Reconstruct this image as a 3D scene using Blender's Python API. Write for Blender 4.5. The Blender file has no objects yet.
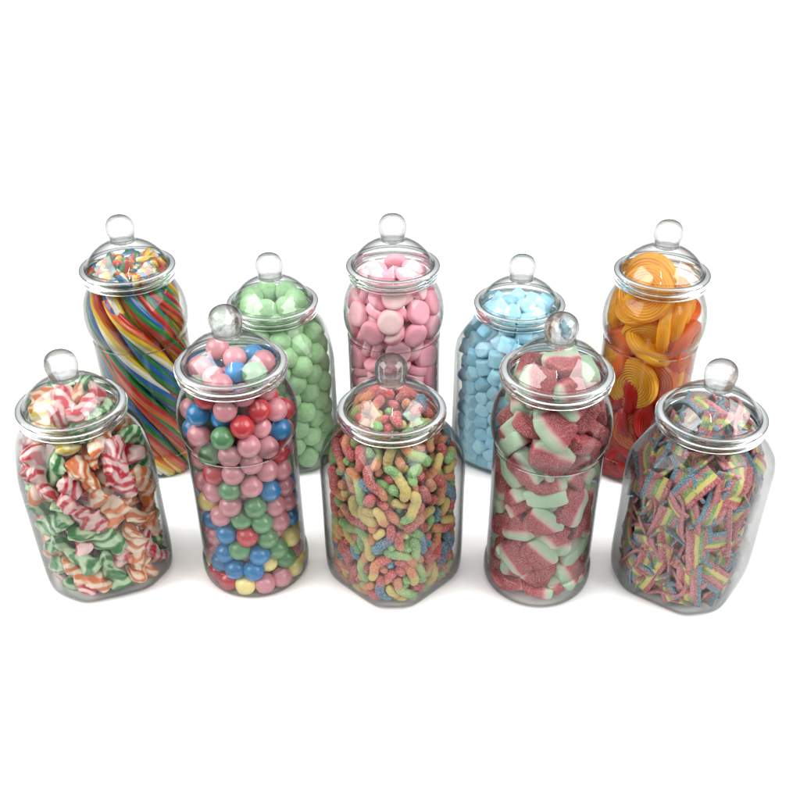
import bpy, math, random
import numpy as np
from mathutils import Vector, Matrix, Quaternion, noise

S = 0.1                      # one build unit (a lid's width) in metres
C = bpy.context.scene.collection
scene = bpy.context.scene
rnd = random.Random(7)
PI = math.pi

# ------------------------------------------------------------------ materials
def new_mat(name):
    m = bpy.data.materials.new(name); m.use_nodes = True
    nt = m.node_tree; nt.nodes.clear()
    out = nt.nodes.new('ShaderNodeOutputMaterial')
    return m, nt, out

def N(nt, typ, **kw):
    n = nt.nodes.new(typ)
    for k, v in kw.items():
        if k in n.inputs: n.inputs[k].default_value = v
        else: setattr(n, k, v)
    return n

def L(nt, a, b): nt.links.new(a, b)

def rgb(r, g, b): return (r, g, b, 1)

DIM = .65
def srgb(r, g, b):
    f = lambda c: (c/255/12.92) if c/255 <= .04045 else ((c/255+.055)/1.055)**2.4
    return (f(r)*DIM, f(g)*DIM, f(b)*DIM, 1)

def pale(r, g, b): return tuple(x*1.28 for x in srgb(r, g, b)[:3])+(1,)

def mixcol(nt, fac, a, b):
    n = nt.nodes.new('ShaderNodeMix'); n.data_type = 'RGBA'
    if hasattr(fac, 'node'): L(nt, fac, n.inputs[0])
    else: n.inputs[0].default_value = fac
    for i, x in ((6, a), (7, b)):
        if hasattr(x, 'node'): L(nt, x, n.inputs[i])
        else: n.inputs[i].default_value = x
    return n.outputs[2]

def math_(nt, op, a, b=None, clamp=False):
    n = nt.nodes.new('ShaderNodeMath'); n.operation = op; n.use_clamp = clamp
    for i, x in ((0, a), (1, b)):
        if x is None: continue
        if hasattr(x, 'node'): L(nt, x, n.inputs[i])
        else: n.inputs[i].default_value = x
    return n.outputs[0]

def ramp(nt, fac, stops, interp='LINEAR'):
    n = nt.nodes.new('ShaderNodeValToRGB'); cr = n.color_ramp; cr.interpolation = interp
    while len(cr.elements) < len(stops): cr.elements.new(.5)
    for e, (p, c) in zip(cr.elements, stops): e.position = p; e.color = c
    L(nt, fac, n.inputs[0]); return n.outputs[0]

def objcoord(nt, jitter=1.0):
    """object coordinates moved by a random amount for each candy"""
    tc = N(nt, 'ShaderNodeTexCoord'); oi = N(nt, 'ShaderNodeObjectInfo')
    add = N(nt, 'ShaderNodeVectorMath', operation='ADD')
    cmb = N(nt, 'ShaderNodeCombineXYZ')
    r = math_(nt, 'MULTIPLY', oi.outputs['Random'], jitter)
    for i in range(3): L(nt, r, cmb.inputs[i])
    L(nt, tc.outputs['Object'], add.inputs[0]); L(nt, cmb.outputs[0], add.inputs[1])
    return add.outputs[0], oi.outputs['Random']

def tone(nt, col, rand, amt=.12):
    """slightly lighter or darker from candy to candy"""
    h = N(nt, 'ShaderNodeHueSaturation')
    v = math_(nt, 'ADD', math_(nt, 'MULTIPLY', rand, amt*2), 1-amt)
    L(nt, v, h.inputs['Value'])
    if hasattr(col, 'node'): L(nt, col, h.inputs['Color'])
    else: h.inputs['Color'].default_value = col
    return h.outputs[0]

def finish(nt, out, col, rough=.4, spec=.5, bump=None, bump_d=.0003, sss=0, sheen=0, coat=0, sss_r=.004):
    p = N(nt, 'ShaderNodeBsdfPrincipled')
    if hasattr(col, 'node'): L(nt, col, p.inputs['Base Color'])
    else: p.inputs['Base Color'].default_value = col
    if hasattr(rough, 'node'): L(nt, rough, p.inputs['Roughness'])
    else: p.inputs['Roughness'].default_value = rough
    p.inputs['Specular IOR Level'].default_value = spec
    p.inputs['Coat Weight'].default_value = coat
    p.inputs['Coat Roughness'].default_value = .12
    if sss:
        p.inputs['Subsurface Weight'].default_value = sss
        p.inputs['Subsurface Scale'].default_value = sss_r
        p.inputs['Subsurface Radius'].default_value = (1, .6, .4)
    if sheen: p.inputs['Sheen Weight'].default_value = sheen
    if bump is not None:
        b = N(nt, 'ShaderNodeBump'); b.inputs['Distance'].default_value = bump_d; b.inputs['Strength'].default_value = 1
        L(nt, bump, b.inputs['Height']); L(nt, b.outputs[0], p.inputs['Normal'])
    L(nt, p.outputs[0], out.inputs[0])
    return p

def noise_tex(nt, vec, scale, detail=2, rough=.5, dist=0):
    n = N(nt, 'ShaderNodeTexNoise'); n.inputs['Scale'].default_value = scale
    n.inputs['Detail'].default_value = detail; n.inputs['Roughness'].default_value = rough
    n.inputs['Distortion'].default_value = dist
    L(nt, vec, n.inputs['Vector']); return n.outputs['Fac']

def mat_plastic(name, graze=.6, edge=(.22, .235, .23, 1), face=(.98, .983, .981, 1), f0=.012, ep=2.2):
    """thin clear plastic wall: lets light straight through, reflects more towards grazing, greyer where seen edge-on"""
    m, nt, out = new_mat(name)
    lw = N(nt, 'ShaderNodeLayerWeight'); lw.inputs['Blend'].default_value = .5
    fac = lw.outputs['Facing']
    sch = math_(nt, 'ADD', math_(nt, 'MULTIPLY', math_(nt, 'POWER', fac, 5.0), graze), f0, True)
    tint = mixcol(nt, math_(nt, 'POWER', fac, ep), face, edge)
    tr = N(nt, 'ShaderNodeBsdfTransparent'); L(nt, tint, tr.inputs[0])
    gl = N(nt, 'ShaderNodeBsdfGlossy'); gl.inputs['Roughness'].default_value = .03; gl.inputs[0].default_value = (.96, .97, .97, 1)
    vec, r = objcoord(nt, 3)
    b = N(nt, 'ShaderNodeBump'); b.inputs['Distance'].default_value = .004; b.inputs['Strength'].default_value = .18
    L(nt, noise_tex(nt, vec, 22, 1), b.inputs['Height']); L(nt, b.outputs[0], gl.inputs['Normal'])
    mx = N(nt, 'ShaderNodeMixShader'); L(nt, sch, mx.inputs[0]); L(nt, tr.outputs[0], mx.inputs[1]); L(nt, gl.outputs[0], mx.inputs[2])
    L(nt, mx.outputs[0], out.inputs[0]); return m

def mat_glass(name, col=(.965, .975, .97, 1), ior=1.45):
    m, nt, out = new_mat(name)
    g = N(nt, 'ShaderNodeBsdfGlass'); g.inputs['Color'].default_value = col
    g.inputs['Roughness'].default_value = 0.0; g.inputs['IOR'].default_value = ior
    L(nt, g.outputs[0], out.inputs[0]); return m

def mat_knob(name, glass=.22, **kw):
    """solid moulded ball: part clear view through it, part bent light, greyer towards its edge"""
    m = mat_plastic(name, **kw); nt = m.node_tree; out = nt.nodes['Material Output']
    thin = out.inputs[0].links[0].from_socket
    g = N(nt, 'ShaderNodeBsdfGlass'); g.inputs['Color'].default_value = (.90, .915, .91, 1); g.inputs['Roughness'].default_value = 0; g.inputs['IOR'].default_value = 1.46
    mx = N(nt, 'ShaderNodeMixShader'); mx.inputs[0].default_value = glass; L(nt, thin, mx.inputs[1]); L(nt, g.outputs[0], mx.inputs[2])
    L(nt, mx.outputs[0], out.inputs[0]); return m

def mat_gumball(name, col):
    m, nt, out = new_mat(name); vec, r = objcoord(nt)
    n1 = noise_tex(nt, vec, 130, 3, .6)
    c = mixcol(nt, ramp(nt, n1, [(.35, rgb(0, 0, 0)), (.7, rgb(.22, .22, .22))]), col, tuple(min(1, x*1.12+.025) for x in col[:3])+(1,))
    finish(nt, out, tone(nt, c, r, .1), .28, .5, None, .0001, coat=.35, sss=.12, sss_r=.003); return m

def mat_chalk(name, col, pale):
    m, nt, out = new_mat(name); vec, r = objcoord(nt)
    n1 = noise_tex(nt, vec, 170, 4, .65)
    c = mixcol(nt, ramp(nt, n1, [(.35, rgb(0, 0, 0)), (.75, rgb(.7, .7, .7))]), col, pale)
    finish(nt, out, tone(nt, c, r, .12), .75, .25, noise_tex(nt, vec, 300, 4), .0005, sheen=.15, sss=.1, sss_r=.003); return m

def mat_two_tone(name, top, bottom):
    """pink disc sweet with a cream underside"""
    m, nt, out = new_mat(name); vec, r = objcoord(nt)
    tc = N(nt, 'ShaderNodeTexCoord'); sp = N(nt, 'ShaderNodeSeparateXYZ'); L(nt, tc.outputs['Generated'], sp.inputs[0])
    z = math_(nt, 'ADD', sp.outputs[2], math_(nt, 'MULTIPLY', math_(nt, 'SUBTRACT', noise_tex(nt, vec, 90, 1), .5), .35))
    c = ramp(nt, z, [(.10, bottom), (.24, top)])
    c = mixcol(nt, math_(nt, 'MULTIPLY', noise_tex(nt, vec, 240, 3, .7), .35), c, srgb(248, 205, 212))
    finish(nt, out, tone(nt, c, r, .12), .6, .3, noise_tex(nt, vec, 330, 3), .0003, sss=.2, sss_r=.004); return m

def sugar(nt, vec, col, white=.55, scale=420):
    n1 = noise_tex(nt, vec, scale*1.9, 2, .8)
    n2 = noise_tex(nt, vec, scale*5, 1, .6)
    spk = ramp(nt, n1, [(.50, rgb(0, 0, 0)), (.60, rgb(white, white, white))])
    c = mixcol(nt, spk, col, srgb(250, 242, 240))
    return c, math_(nt, 'ADD', n1, math_(nt, 'MULTIPLY', n2, .8))

def mat_worm(name, cols):
    m, nt, out = new_mat(name); vec, r = objcoord(nt)
    at = N(nt, 'ShaderNodeAttribute', attribute_name='along')
    t = math_(nt, 'ADD', at.outputs['Fac'], math_(nt, 'MULTIPLY', math_(nt, 'SUBTRACT', noise_tex(nt, vec, 110, 1), .5), .12))
    n = len(cols); stops = []
    for i, c in enumerate(cols):
        a = i/n; b = (i+1)/n
        stops += [(max(0, a+(.07 if i else 0)), c), (min(1, b-(.07 if i < n-1 else 0)), c)]
    c = ramp(nt, t, stops)
    c, h = sugar(nt, vec, tone(nt, c, r, .15), .5)
    finish(nt, out, c, .55, .35, h, .0006, sss=.2, sss_r=.003, sheen=.1); return m

def mat_melon(name):
    m, nt, out = new_mat(name); vec, r = objcoord(nt)
    tc = N(nt, 'ShaderNodeTexCoord'); sp = N(nt, 'ShaderNodeSeparateXYZ'); L(nt, tc.outputs['Generated'], sp.inputs[0])
    w = noise_tex(nt, vec, 60, 1)
    y = math_(nt, 'ADD', sp.outputs[1], math_(nt, 'MULTIPLY', math_(nt, 'SUBTRACT', w, .5), .16))
    c = ramp(nt, y, [(.0, srgb(176, 218, 180)), (.23, srgb(200, 230, 196)), (.34, srgb(236, 206, 194)), (.45, srgb(200, 62, 80)), (.60, srgb(172, 28, 50))])
    n1 = noise_tex(nt, vec, 850, 2, .8)
    redness = ramp(nt, y, [(.3, rgb(.3, .3, .3)), (.5, rgb(.42, .42, .42))])
    spk = ramp(nt, n1, [(.50, rgb(0, 0, 0)), (.60, rgb(1, 1, 1))])
    k = math_(nt, 'MULTIPLY', spk, redness)
    c = mixcol(nt, ramp(nt, noise_tex(nt, vec, 75, 3), [(.35, rgb(0, 0, 0)), (.7, rgb(.12, .12, .12))]), tone(nt, c, r, .1), srgb(226, 208, 190))
    c = mixcol(nt, k, c, srgb(248, 214, 210))
    finish(nt, out, c, .5, .4, math_(nt, 'ADD', n1, noise_tex(nt, vec, 140, 2)), .0009, sss=.2, sss_r=.004); return m

def mat_taffy(name, col, col2):
    m, nt, out = new_mat(name); vec, r = objcoord(nt, 2)
    w = N(nt, 'ShaderNodeTexWave', wave_type='BANDS', bands_direction='DIAGONAL')
    w.inputs['Scale'].default_value = 36; w.inputs['Distortion'].default_value = 7.5; w.inputs['Detail'].default_value = 2
    w.inputs['Detail Scale'].default_value = 1.1; w.inputs['Detail Roughness'].default_value = .4
    L(nt, vec, w.inputs['Vector'])
    f = ramp(nt, w.outputs['Fac'], [(.25, rgb(0, 0, 0)), (.75, rgb(1, 1, 1))])
    c = mixcol(nt, f, col, col2)
    finish(nt, out, tone(nt, c, r, .08), .28, .5, noise_tex(nt, vec, 90, 2), .0005, sss=.25, sss_r=.004, coat=.35); return m

def mat_belt(name, cols):
    m, nt, out = new_mat(name); vec, r = objcoord(nt)
    at = N(nt, 'ShaderNodeAttribute', attribute_name='across')
    t = math_(nt, 'ADD', at.outputs['Fac'], math_(nt, 'MULTIPLY', math_(nt, 'SUBTRACT', noise_tex(nt, vec, 160, 1), .5), .08))
    n = len(cols); stops = []
    for i, c in enumerate(cols):
        stops += [(max(0, i/n+(.025 if i else 0)), c), (min(1, (i+1)/n-(.025 if i < n-1 else 0)), c)]
    c = ramp(nt, t, stops)
    c, h = sugar(nt, vec, tone(nt, c, r, .12), .5, 450)
    finish(nt, out, c, .6, .35, h, .0007, sheen=.1); return m

def mat_wheel(name, col, deep):
    m, nt, out = new_mat(name); vec, r = objcoord(nt)
    n1 = noise_tex(nt, vec, 50, 2)
    c = mixcol(nt, n1, deep, col)
    p = finish(nt, out, tone(nt, c, r, .1), .22, .5, noise_tex(nt, vec, 200, 2), .0002, sss=.25, sss_r=.006)
    tl = N(nt, 'ShaderNodeBsdfTranslucent'); L(nt, c, tl.inputs[0])
    tr = N(nt, 'ShaderNodeBsdfTransparent'); tr.inputs[0].default_value = tuple(min(1, x*1.0+.05) for x in col[:3])+(1,)
    m1 = N(nt, 'ShaderNodeMixShader'); m1.inputs[0].default_value = .45; L(nt, p.outputs[0], m1.inputs[1]); L(nt, tl.outputs[0], m1.inputs[2])
    m2 = N(nt, 'ShaderNodeMixShader'); m2.inputs[0].default_value = .30; L(nt, m1.outputs[0], m2.inputs[1]); L(nt, tr.outputs[0], m2.inputs[2])
    L(nt, m2.outputs[0], out.inputs[0]); return m

def mat_gloss(name, col):
    m, nt, out = new_mat(name); vec, r = objcoord(nt)
    c = mixcol(nt, noise_tex(nt, vec, 70, 3), tuple(x*.85 for x in col[:3])+(1,), tuple(min(1, x*1.12) for x in col[:3])+(1,))
    finish(nt, out, c, .3, .5, noise_tex(nt, vec, 150, 2), .0002, coat=.2, sss=.1, sss_r=.003); return m

# ------------------------------------------------------------------ mesh helpers
def mesh_np(name, V, F, mats, smooth=True, attrs=None, mi=None):
    me = bpy.data.meshes.new(name)
    me.from_pydata((np.asarray(V)*S).tolist(), [], [tuple(f) for f in F])
    for m in (mats if isinstance(mats, (list, tuple)) else [mats]): me.materials.append(m)
    if mi is not None: me.polygons.foreach_set('material_index', mi)
    if smooth: me.polygons.foreach_set('use_smooth', [True]*len(me.polygons))
    for k, v in (attrs or {}).items():
        a = me.attributes.new(k, 'FLOAT', 'POINT'); a.data.foreach_set('value', np.asarray(v, float))
    me.update(); return me

def grid_faces(nu, nv, wrap_v=True, flip=False):
    """rows u (0..nu-1), columns v"""
    F = []
    for i in range(nu-1):
        for j in range(nv if wrap_v else nv-1):
            a = i*nv+j; b = i*nv+(j+1) % nv; c = (i+1)*nv+(j+1) % nv; d = (i+1)*nv+j
            F.append((a, d, c, b) if flip else (a, b, c, d))
    return F

def superellipsoid(a, b, c, e1, e2, nu=18, nv=28, warp=None):
    """closed blob, poles on z"""
    sp = lambda x, e: np.sign(x)*np.abs(x)**e
    V = [(0, 0, -c)]; 
    for i in range(1, nu):
        u = -PI/2+PI*i/nu
        for j in range(nv):
            v = 2*PI*j/nv
            V.append((a*sp(math.cos(u), e1)*sp(math.cos(v), e2), b*sp(math.cos(u), e1)*sp(math.sin(v), e2), c*sp(math.sin(u), e1)))
    V.append((0, 0, c)); V = np.array(V, float)
    F = [(0, 1+(j+1) % nv, 1+j) for j in range(nv)]
    F += [tuple(x+1 for x in f) for f in grid_faces(nu-1, nv)]
    top = len(V)-1; o = 1+(nu-2)*nv
    F += [(top, o+j, o+(j+1) % nv) for j in range(nv)]
    if warp is not None: V = warp(V)
    return V, F

def fuzz(V, amp, freq, seed):
    n = V/np.maximum(np.linalg.norm(V, axis=1, keepdims=True), 1e-6)
    d = np.array([noise.noise(Vector(p*freq)+Vector((seed*7.3, seed*3.1, 0))) for p in V])
    return V+n*(d*amp)[:, None]

def get_pack(key, *a, **k): return unpack(key)
# where each candy came to rest in its jar: index, centre x y z in thousandths, rotation x y z in thousandths
SETTLED = {
  'J2': [
    0,-193,107,1342,0,0,0, 1,-241,347,1849,0,0,0, 2,-367,-144,830,0,0,0, 4,-174,-9,2090,0,0,0, 5,-59,103,2226,0,0,0, 8,222,-349,126,0,0,0, 
    12,368,141,1611,0,0,0, 13,-335,208,702,0,0,0, 14,63,-389,1600,0,0,0, 15,334,-209,1363,0,0,0, 16,-408,71,126,0,0,0, 17,-322,227,1462,0,0,0, 
    18,203,-193,642,0,0,0, 19,-391,-46,1219,0,0,0, 21,-285,-272,1447,0,0,0, 22,355,172,987,0,0,0, 23,290,-274,312,0,0,0, 24,365,149,1402,0,0,0, 
    25,-371,-202,1845,0,0,0, 26,367,-143,740,0,0,0, 27,-302,-62,468,0,0,0, 29,-104,-342,2163,0,0,0, 30,264,-159,2222,0,0,0, 31,-114,-197,1600,0,0,0, 
    32,112,-131,2044,0,0,0, 33,192,-323,2110,0,0,0, 36,330,-215,1572,0,0,0, 38,-217,1,944,0,0,0, 39,-87,-234,427,0,0,0, 42,230,-18,547,0,0,0, 
    45,-226,324,2055,0,0,0, 46,39,-392,1338,0,0,0, 47,-130,-169,838,0,0,0, 48,129,-372,679,0,0,0, 49,-179,-351,1112,0,0,0, 52,-242,-91,1355,0,0,0, 
    53,294,291,126,0,0,0, 54,-213,47,1145,0,0,0, 55,261,-295,815,0,0,0, 56,-39,-13,1653,0,0,0, 57,85,69,1792,0,0,0, 60,357,-168,947,0,0,0, 
    61,393,-33,1495,0,0,0, 62,50,-391,1090,0,0,0, 63,193,-41,1464,0,0,0, 64,95,-382,886,0,0,0, 66,-343,232,126,0,0,0, 67,-153,-363,574,0,0,0, 
    68,-114,-282,2384,0,0,0, 69,-253,-302,746,0,0,0, 70,-244,-55,1684,0,0,0, 72,362,-213,1817,0,0,0, 74,393,-28,1283,0,0,0, 78,201,-92,311,0,0,0, 
    79,356,171,326,0,0,0, 82,-42,-398,308,0,0,0, 83,-253,-216,2238,0,0,0, 84,-383,93,1611,0,0,0, 85,-73,-197,1397,0,0,0, 86,397,-41,1705,0,0,0, 
    87,348,185,538,0,0,0, 88,-337,-27,2219,0,0,0, 89,-144,-203,2011,0,0,0, 90,-297,-259,1657,0,0,0, 92,222,-67,1876,0,0,0, 94,203,-338,1456,0,0,0, 
    95,-163,-49,2331,0,0,0, 97,236,-316,1022,0,0,0, 99,30,-393,496,0,0,0, 100,-352,-190,308,0,0,0, 101,227,-330,1711,0,0,0, 102,60,-415,1807,0,0,0, 
    103,-281,124,2357,0,0,0, 104,150,204,2158,0,0,0, 107,-314,-238,1225,0,0,0, 108,126,1,2208,0,0,0, 109,292,315,1920,0,0,0, 111,-186,-147,1088,0,0,0, 
    112,0,-232,622,0,0,0, 115,288,-37,2435,0,0,0, 118,-30,-234,1197,0,0,0, 120,-359,-163,636,0,0,0, 121,-161,-397,1911,0,0,0, 122,-378,-110,1539,0,0,0, 
    123,362,155,1195,0,0,0, 126,-104,266,2452,0,0,0, 128,412,-41,126,0,0,0, 129,159,-167,126,0,0,0, 131,-42,-142,2186,0,0,0, 133,345,-208,2026,0,0,0, 
    134,-402,-5,302,0,0,0, 136,-119,-381,1704,0,0,0, 137,27,317,2287,0,0,0, 138,72,-199,806,0,0,0, 139,-9,-229,126,0,0,0, 140,-34,256,2082,0,0,0, 
    141,-314,239,900,0,0,0, 142,43,-217,1741,0,0,0, 143,-291,-265,479,0,0,0, 144,80,-193,1537,0,0,0, 147,-92,-348,939,0,0,0, 148,-417,-3,1793,0,0,0, 
    149,104,-278,294,0,0,0, 150,-281,-276,952,0,0,0, 152,317,77,2259,0,0,0, 153,-221,-334,305,0,0,0, 154,-331,162,2131,0,0,0, 155,-21,-83,1888,0,0,0, 
    156,38,114,2414,0,0,0, 158,-277,280,520,0,0,0, 159,-170,-154,602,0,0,0, 161,69,-312,2281,0,0,0, 162,195,-85,1670,0,0,0, 163,-163,-359,1305,0,0,0, 
    164,-61,-389,748,0,0,0, 166,285,-13,2070,0,0,0, 168,229,329,308,0,0,0, 169,-165,152,1955,0,0,0, 170,25,-405,2012,0,0,0, 172,216,-329,492,0,0,0, 
    173,-381,100,1040,0,0,0, 175,-303,-282,126,0,0,0, 176,-408,13,2003,0,0,0, 178,-236,-34,1892,0,0,0, 179,352,-178,497,0,0,0, 180,37,-92,2375,0,0,0, 
    183,207,227,2360,0,0,0, 184,-281,276,1658,0,0,0, 187,390,138,126,0,0,0, 188,-162,-208,1804,0,0,0, 189,-390,59,837,0,0,0, 190,-4,-167,997,0,0,0, 
    191,-187,-106,299,0,0,0, 192,188,-223,2431,0,0,0, 193,205,-336,1223,0,0,0, 194,339,185,2081,0,0,0, 195,49,-411,126,0,0,0, 196,-362,156,1239,0,0,0, 
    197,354,-215,126,0,0,0, 198,-350,-184,2054,0,0,0, 200,-141,-389,126,0,0,0, 201,-396,-121,126,0,0,0, 202,-392,43,1407,0,0,0, 
    203,-179,-186,126,0,0,0, 204,-373,127,449,0,0,0, 205,394,-11,1073,0,0,0, 206,344,-193,1156,0,0,0, 209,333,210,746,0,0,0, 210,-112,-378,1497,0,0,0, 
    211,388,-105,304,0,0,0, 212,-393,30,630,0,0,0, 213,180,-273,1906,0,0,0, 218,-77,-30,126,0,0,0, 223,-381,190,1874,0,0,0, 225,391,155,1820,0,0,0, 
    226,-379,-107,1027,0,0,0, 228,149,-154,1128,0,0,0, 229,394,18,863,0,0,0, 230,123,-189,1334,0,0,0, 231,394,17,450,0,0,0, 233,427,-31,1914,0,0,0, 
    235,-282,276,1096,0,0,0, 236,-177,276,2254,0,0,0, 237,393,34,658,0,0,0,
],
  'B2': [
    0,-279,-404,525,57,192,713, 1,-432,-229,167,153,107,602, 2,452,231,1137,39,217,384, 3,180,-280,1791,-713,-116,688, 5,396,-287,864,816,-242,-339, 
    7,-375,308,1167,360,225,-877, 8,274,-135,1828,694,269,626, 10,-137,-439,1537,-323,-259,-659, 11,453,-108,345,491,271,-524, 
    13,132,-207,1993,280,-120,-949, 14,-347,-336,338,647,244,458, 18,453,81,737,-768,42,544, 19,359,-323,315,567,630,-420, 20,311,349,1552,366,334,539, 
    23,-369,-314,707,531,229,342, 25,-439,215,167,-158,-391,-473, 26,-193,-353,1730,-51,-737,-674, 29,-447,-236,1098,562,304,-578, 
    30,-317,-366,926,693,-16,-562, 32,-167,252,1833,-307,-164,799, 33,345,-338,1239,456,-434,-479, 35,-210,-39,1410,-254,596,-406, 
    36,243,-28,1993,-54,-759,-385, 38,340,-343,661,-700,-285,-542, 39,361,202,1712,440,444,758, 42,194,-244,167,665,-364,-646, 
    43,232,-451,818,2,-336,523, 44,278,-405,460,-445,-550,-487, 45,453,-4,540,-163,788,-586, 47,291,55,1843,719,-499,-408, 
    49,452,-231,1069,-37,-651,552, 50,-451,39,1417,-627,-566,-421, 51,-451,-232,893,-444,505,739, 52,-385,298,364,251,-791,529, 
    54,20,-381,1689,13,-528,770, 55,-439,-4,167,484,-311,356, 58,448,-235,505,-441,453,-667, 60,441,156,1522,-672,-475,-515, 
    61,-308,-19,1823,-4,-229,-601, 62,453,-149,705,-413,731,475, 63,-453,-110,736,-480,-42,-689, 65,389,-3,1670,-2,731,-557, 
    66,156,-453,1189,185,747,460, 68,-286,-398,1131,-822,-442,-356, 70,-453,212,563,759,-224,500, 71,-11,-291,1851,149,696,-596, 
    72,-88,-229,1993,628,313,455, 75,-453,92,772,-202,-557,-564, 76,-137,-453,948,866,-99,-250, 77,453,114,362,-129,530,809, 
    79,382,-205,1672,352,-820,392, 80,-453,91,1171,695,341,-625, 81,-254,338,1664,-252,643,-487, 82,-215,117,1993,-439,-622,528, 
    84,-453,-28,976,-148,764,-608, 85,-138,-453,355,-398,809,397, 88,248,-370,1621,-216,-893,-351, 90,-74,-453,1152,-389,52,912, 
    91,445,-74,1482,-644,-23,675, 92,146,-453,607,627,25,-515, 94,5,-453,774,531,-188,-742, 95,387,296,767,-788,-236,566, 96,375,308,367,-82,346,-518, 
    97,-382,-301,1313,-778,184,511, 98,-422,210,1588,132,193,-632, 100,-453,-7,553,-349,647,562, 101,-62,-453,556,-508,-775,-326, 
    103,-449,-234,530,-37,528,572, 104,453,-66,907,-381,-170,413, 106,82,-453,983,-22,-753,-583, 107,5,-439,167,-652,-90,752, 
    108,-392,291,755,-388,621,424, 109,-3,-453,1344,-40,485,-856, 111,293,-390,1027,-770,262,553, 113,-227,-453,1339,-56,557,374, 
    114,453,-152,1278,552,84,830, 119,-453,97,362,134,-624,671, 122,388,-287,1458,302,301,-539, 124,-453,-102,1256,-135,452,558, 
    125,235,-448,1396,561,89,714, 127,-453,226,1350,-45,-197,585, 128,-219,-206,1835,-374,-716,487, 132,453,2,1107,-849,80,-393, 
    133,-453,204,972,756,391,-345, 134,213,225,1822,325,740,-491, 140,453,76,1311,594,465,655, 144,82,-441,1523,620,-7,-543, 
    147,92,-453,370,260,-462,-774, 149,-371,-198,1703,-523,-725,370, 151,167,179,1993,-415,-698,-517, 152,-216,-453,735,542,-376,535, 
    153,439,8,167,-760,-140,590, 154,398,285,1362,585,644,412, 157,230,-432,167,439,622,-569, 159,-315,152,1776,-11,331,-611, 
    162,-44,241,1993,423,470,341, 163,-453,-125,354,177,-152,-665, 164,-218,-439,167,585,-374,590, 165,-231,-81,1993,325,-202,338, 
    166,-407,-1,1626,135,715,591, 167,453,168,938,-584,695,418, 171,436,-226,167,369,584,701, 172,-445,-176,1484,148,231,-888, 
    173,453,228,562,530,701,-396, 174,-320,-343,1534,-357,-612,663, 175,34,293,1844,-152,-29,-945,
],
  'B3': [
    1,353,93,649,-90,-23,-150, 7,-1,-362,1360,-989,81,108, 8,-25,-376,649,-193,802,-489, 9,398,-159,1178,706,23,648, 11,-26,-444,1993,17,792,610, 
    14,213,-296,1130,-54,108,678, 17,8,196,2188,510,454,182, 18,237,-385,1811,743,-136,437, 19,121,-345,749,-74,-945,9, 20,-213,-373,788,501,499,-682, 
    21,182,-167,1499,421,71,-642, 23,-221,-399,1842,548,-501,160, 24,314,24,2125,371,-752,545, 31,-211,-295,941,746,630,-125, 
    32,-30,-258,1126,117,247,-875, 33,5,-388,237,171,-320,-471, 34,-413,144,1718,225,609,8, 35,414,107,1568,-190,-669,366, 
    36,283,-49,1903,-161,-246,946, 38,198,-305,1242,29,-989,109, 40,-379,-201,820,-544,-456,689, 45,343,-111,942,-705,240,44, 
    46,325,206,1853,404,-909,78, 47,-186,-227,1928,-770,-583,197, 49,-158,-271,2038,655,-713,-185, 50,211,-295,1599,-660,609,-195, 
    51,358,57,857,70,-217,974, 53,3,-387,1838,-879,342,-106, 55,-350,129,845,298,53,166, 57,0,-371,1230,195,166,749, 61,380,-14,1766,-800,184,301, 
    62,-350,248,1410,701,113,501, 64,147,-238,1849,-945,-192,-121, 66,-428,16,1317,-382,-596,358, 67,-356,-79,892,262,-859,352, 
    69,-116,-165,1467,-588,490,102, 79,-36,-366,338,358,-58,-931, 81,355,-269,247,-713,211,627, 82,-428,32,673,495,506,455, 
    83,227,-364,869,-477,521,696, 86,357,61,1102,139,-333,841, 88,281,-180,2265,340,-707,-421, 89,-353,-95,505,350,-303,369, 
    94,269,-319,2048,-383,370,-846, 96,29,-319,1656,280,-647,679, 101,331,163,1747,-104,34,87, 103,420,160,158,322,627,527, 
    104,-318,-177,1238,-202,161,584, 105,362,-115,1422,-367,-738,-355, 110,228,197,2313,-303,-205,-841, 111,-332,-182,1685,-544,-207,653, 
    113,298,-211,958,-250,-713,-655, 114,242,-158,2034,-472,-759,-116, 118,-360,-72,1102,108,359,-721, 123,-255,-261,1633,61,800,-158, 
    126,345,-109,1618,-168,-180,-953, 127,-158,-323,1629,-482,-351,479, 128,340,-262,1496,-19,707,-447, 129,347,-119,415,361,-902,-74, 
    131,85,-421,566,-156,-690,-645, 133,81,-13,2139,422,-540,113, 135,-218,-390,229,-351,642,361, 139,-256,-262,1040,316,919,-219, 
    140,350,117,539,-73,-994,62, 142,-90,-357,431,70,-338,-302, 144,54,-357,1460,109,65,373, 147,349,-122,764,-125,166,591, 
    149,444,-68,158,-605,364,-655, 154,356,51,970,-173,-956,-226, 160,-192,-316,1443,-59,-187,606, 161,-220,-369,536,-570,-414,-653, 
    169,152,-368,191,-60,31,935, 170,-372,-242,1991,7,-619,418, 174,-253,-156,2204,-331,-569,-54, 175,139,-374,88,-795,606,0, 
    176,165,-335,1031,354,929,-101, 177,101,-224,2218,-420,761,488, 179,-385,-188,1443,292,-648,23, 180,149,11,2302,-561,-804,168, 
    183,-30,-127,2159,20,-485,858, 185,-153,50,2146,-63,-896,434, 186,-351,-250,361,22,724,416, 187,28,351,2280,794,116,-126, 
    188,54,-425,1630,692,-136,226, 190,238,-269,1338,-139,95,-136, 196,-195,211,2247,-68,540,-839, 207,-76,-392,88,-919,395,0, 
    210,425,59,1314,-597,380,-537, 212,-401,0,88,0,0,-910, 214,413,-182,1812,735,-151,646, 215,332,270,1394,-175,679,298, 216,271,197,1966,530,-846,54, 
    217,-384,36,1571,73,-454,-597, 221,-376,-206,596,-707,-53,-642, 223,418,-95,560,380,598,236, 224,-386,-60,240,-474,-60,-75, 
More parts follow.
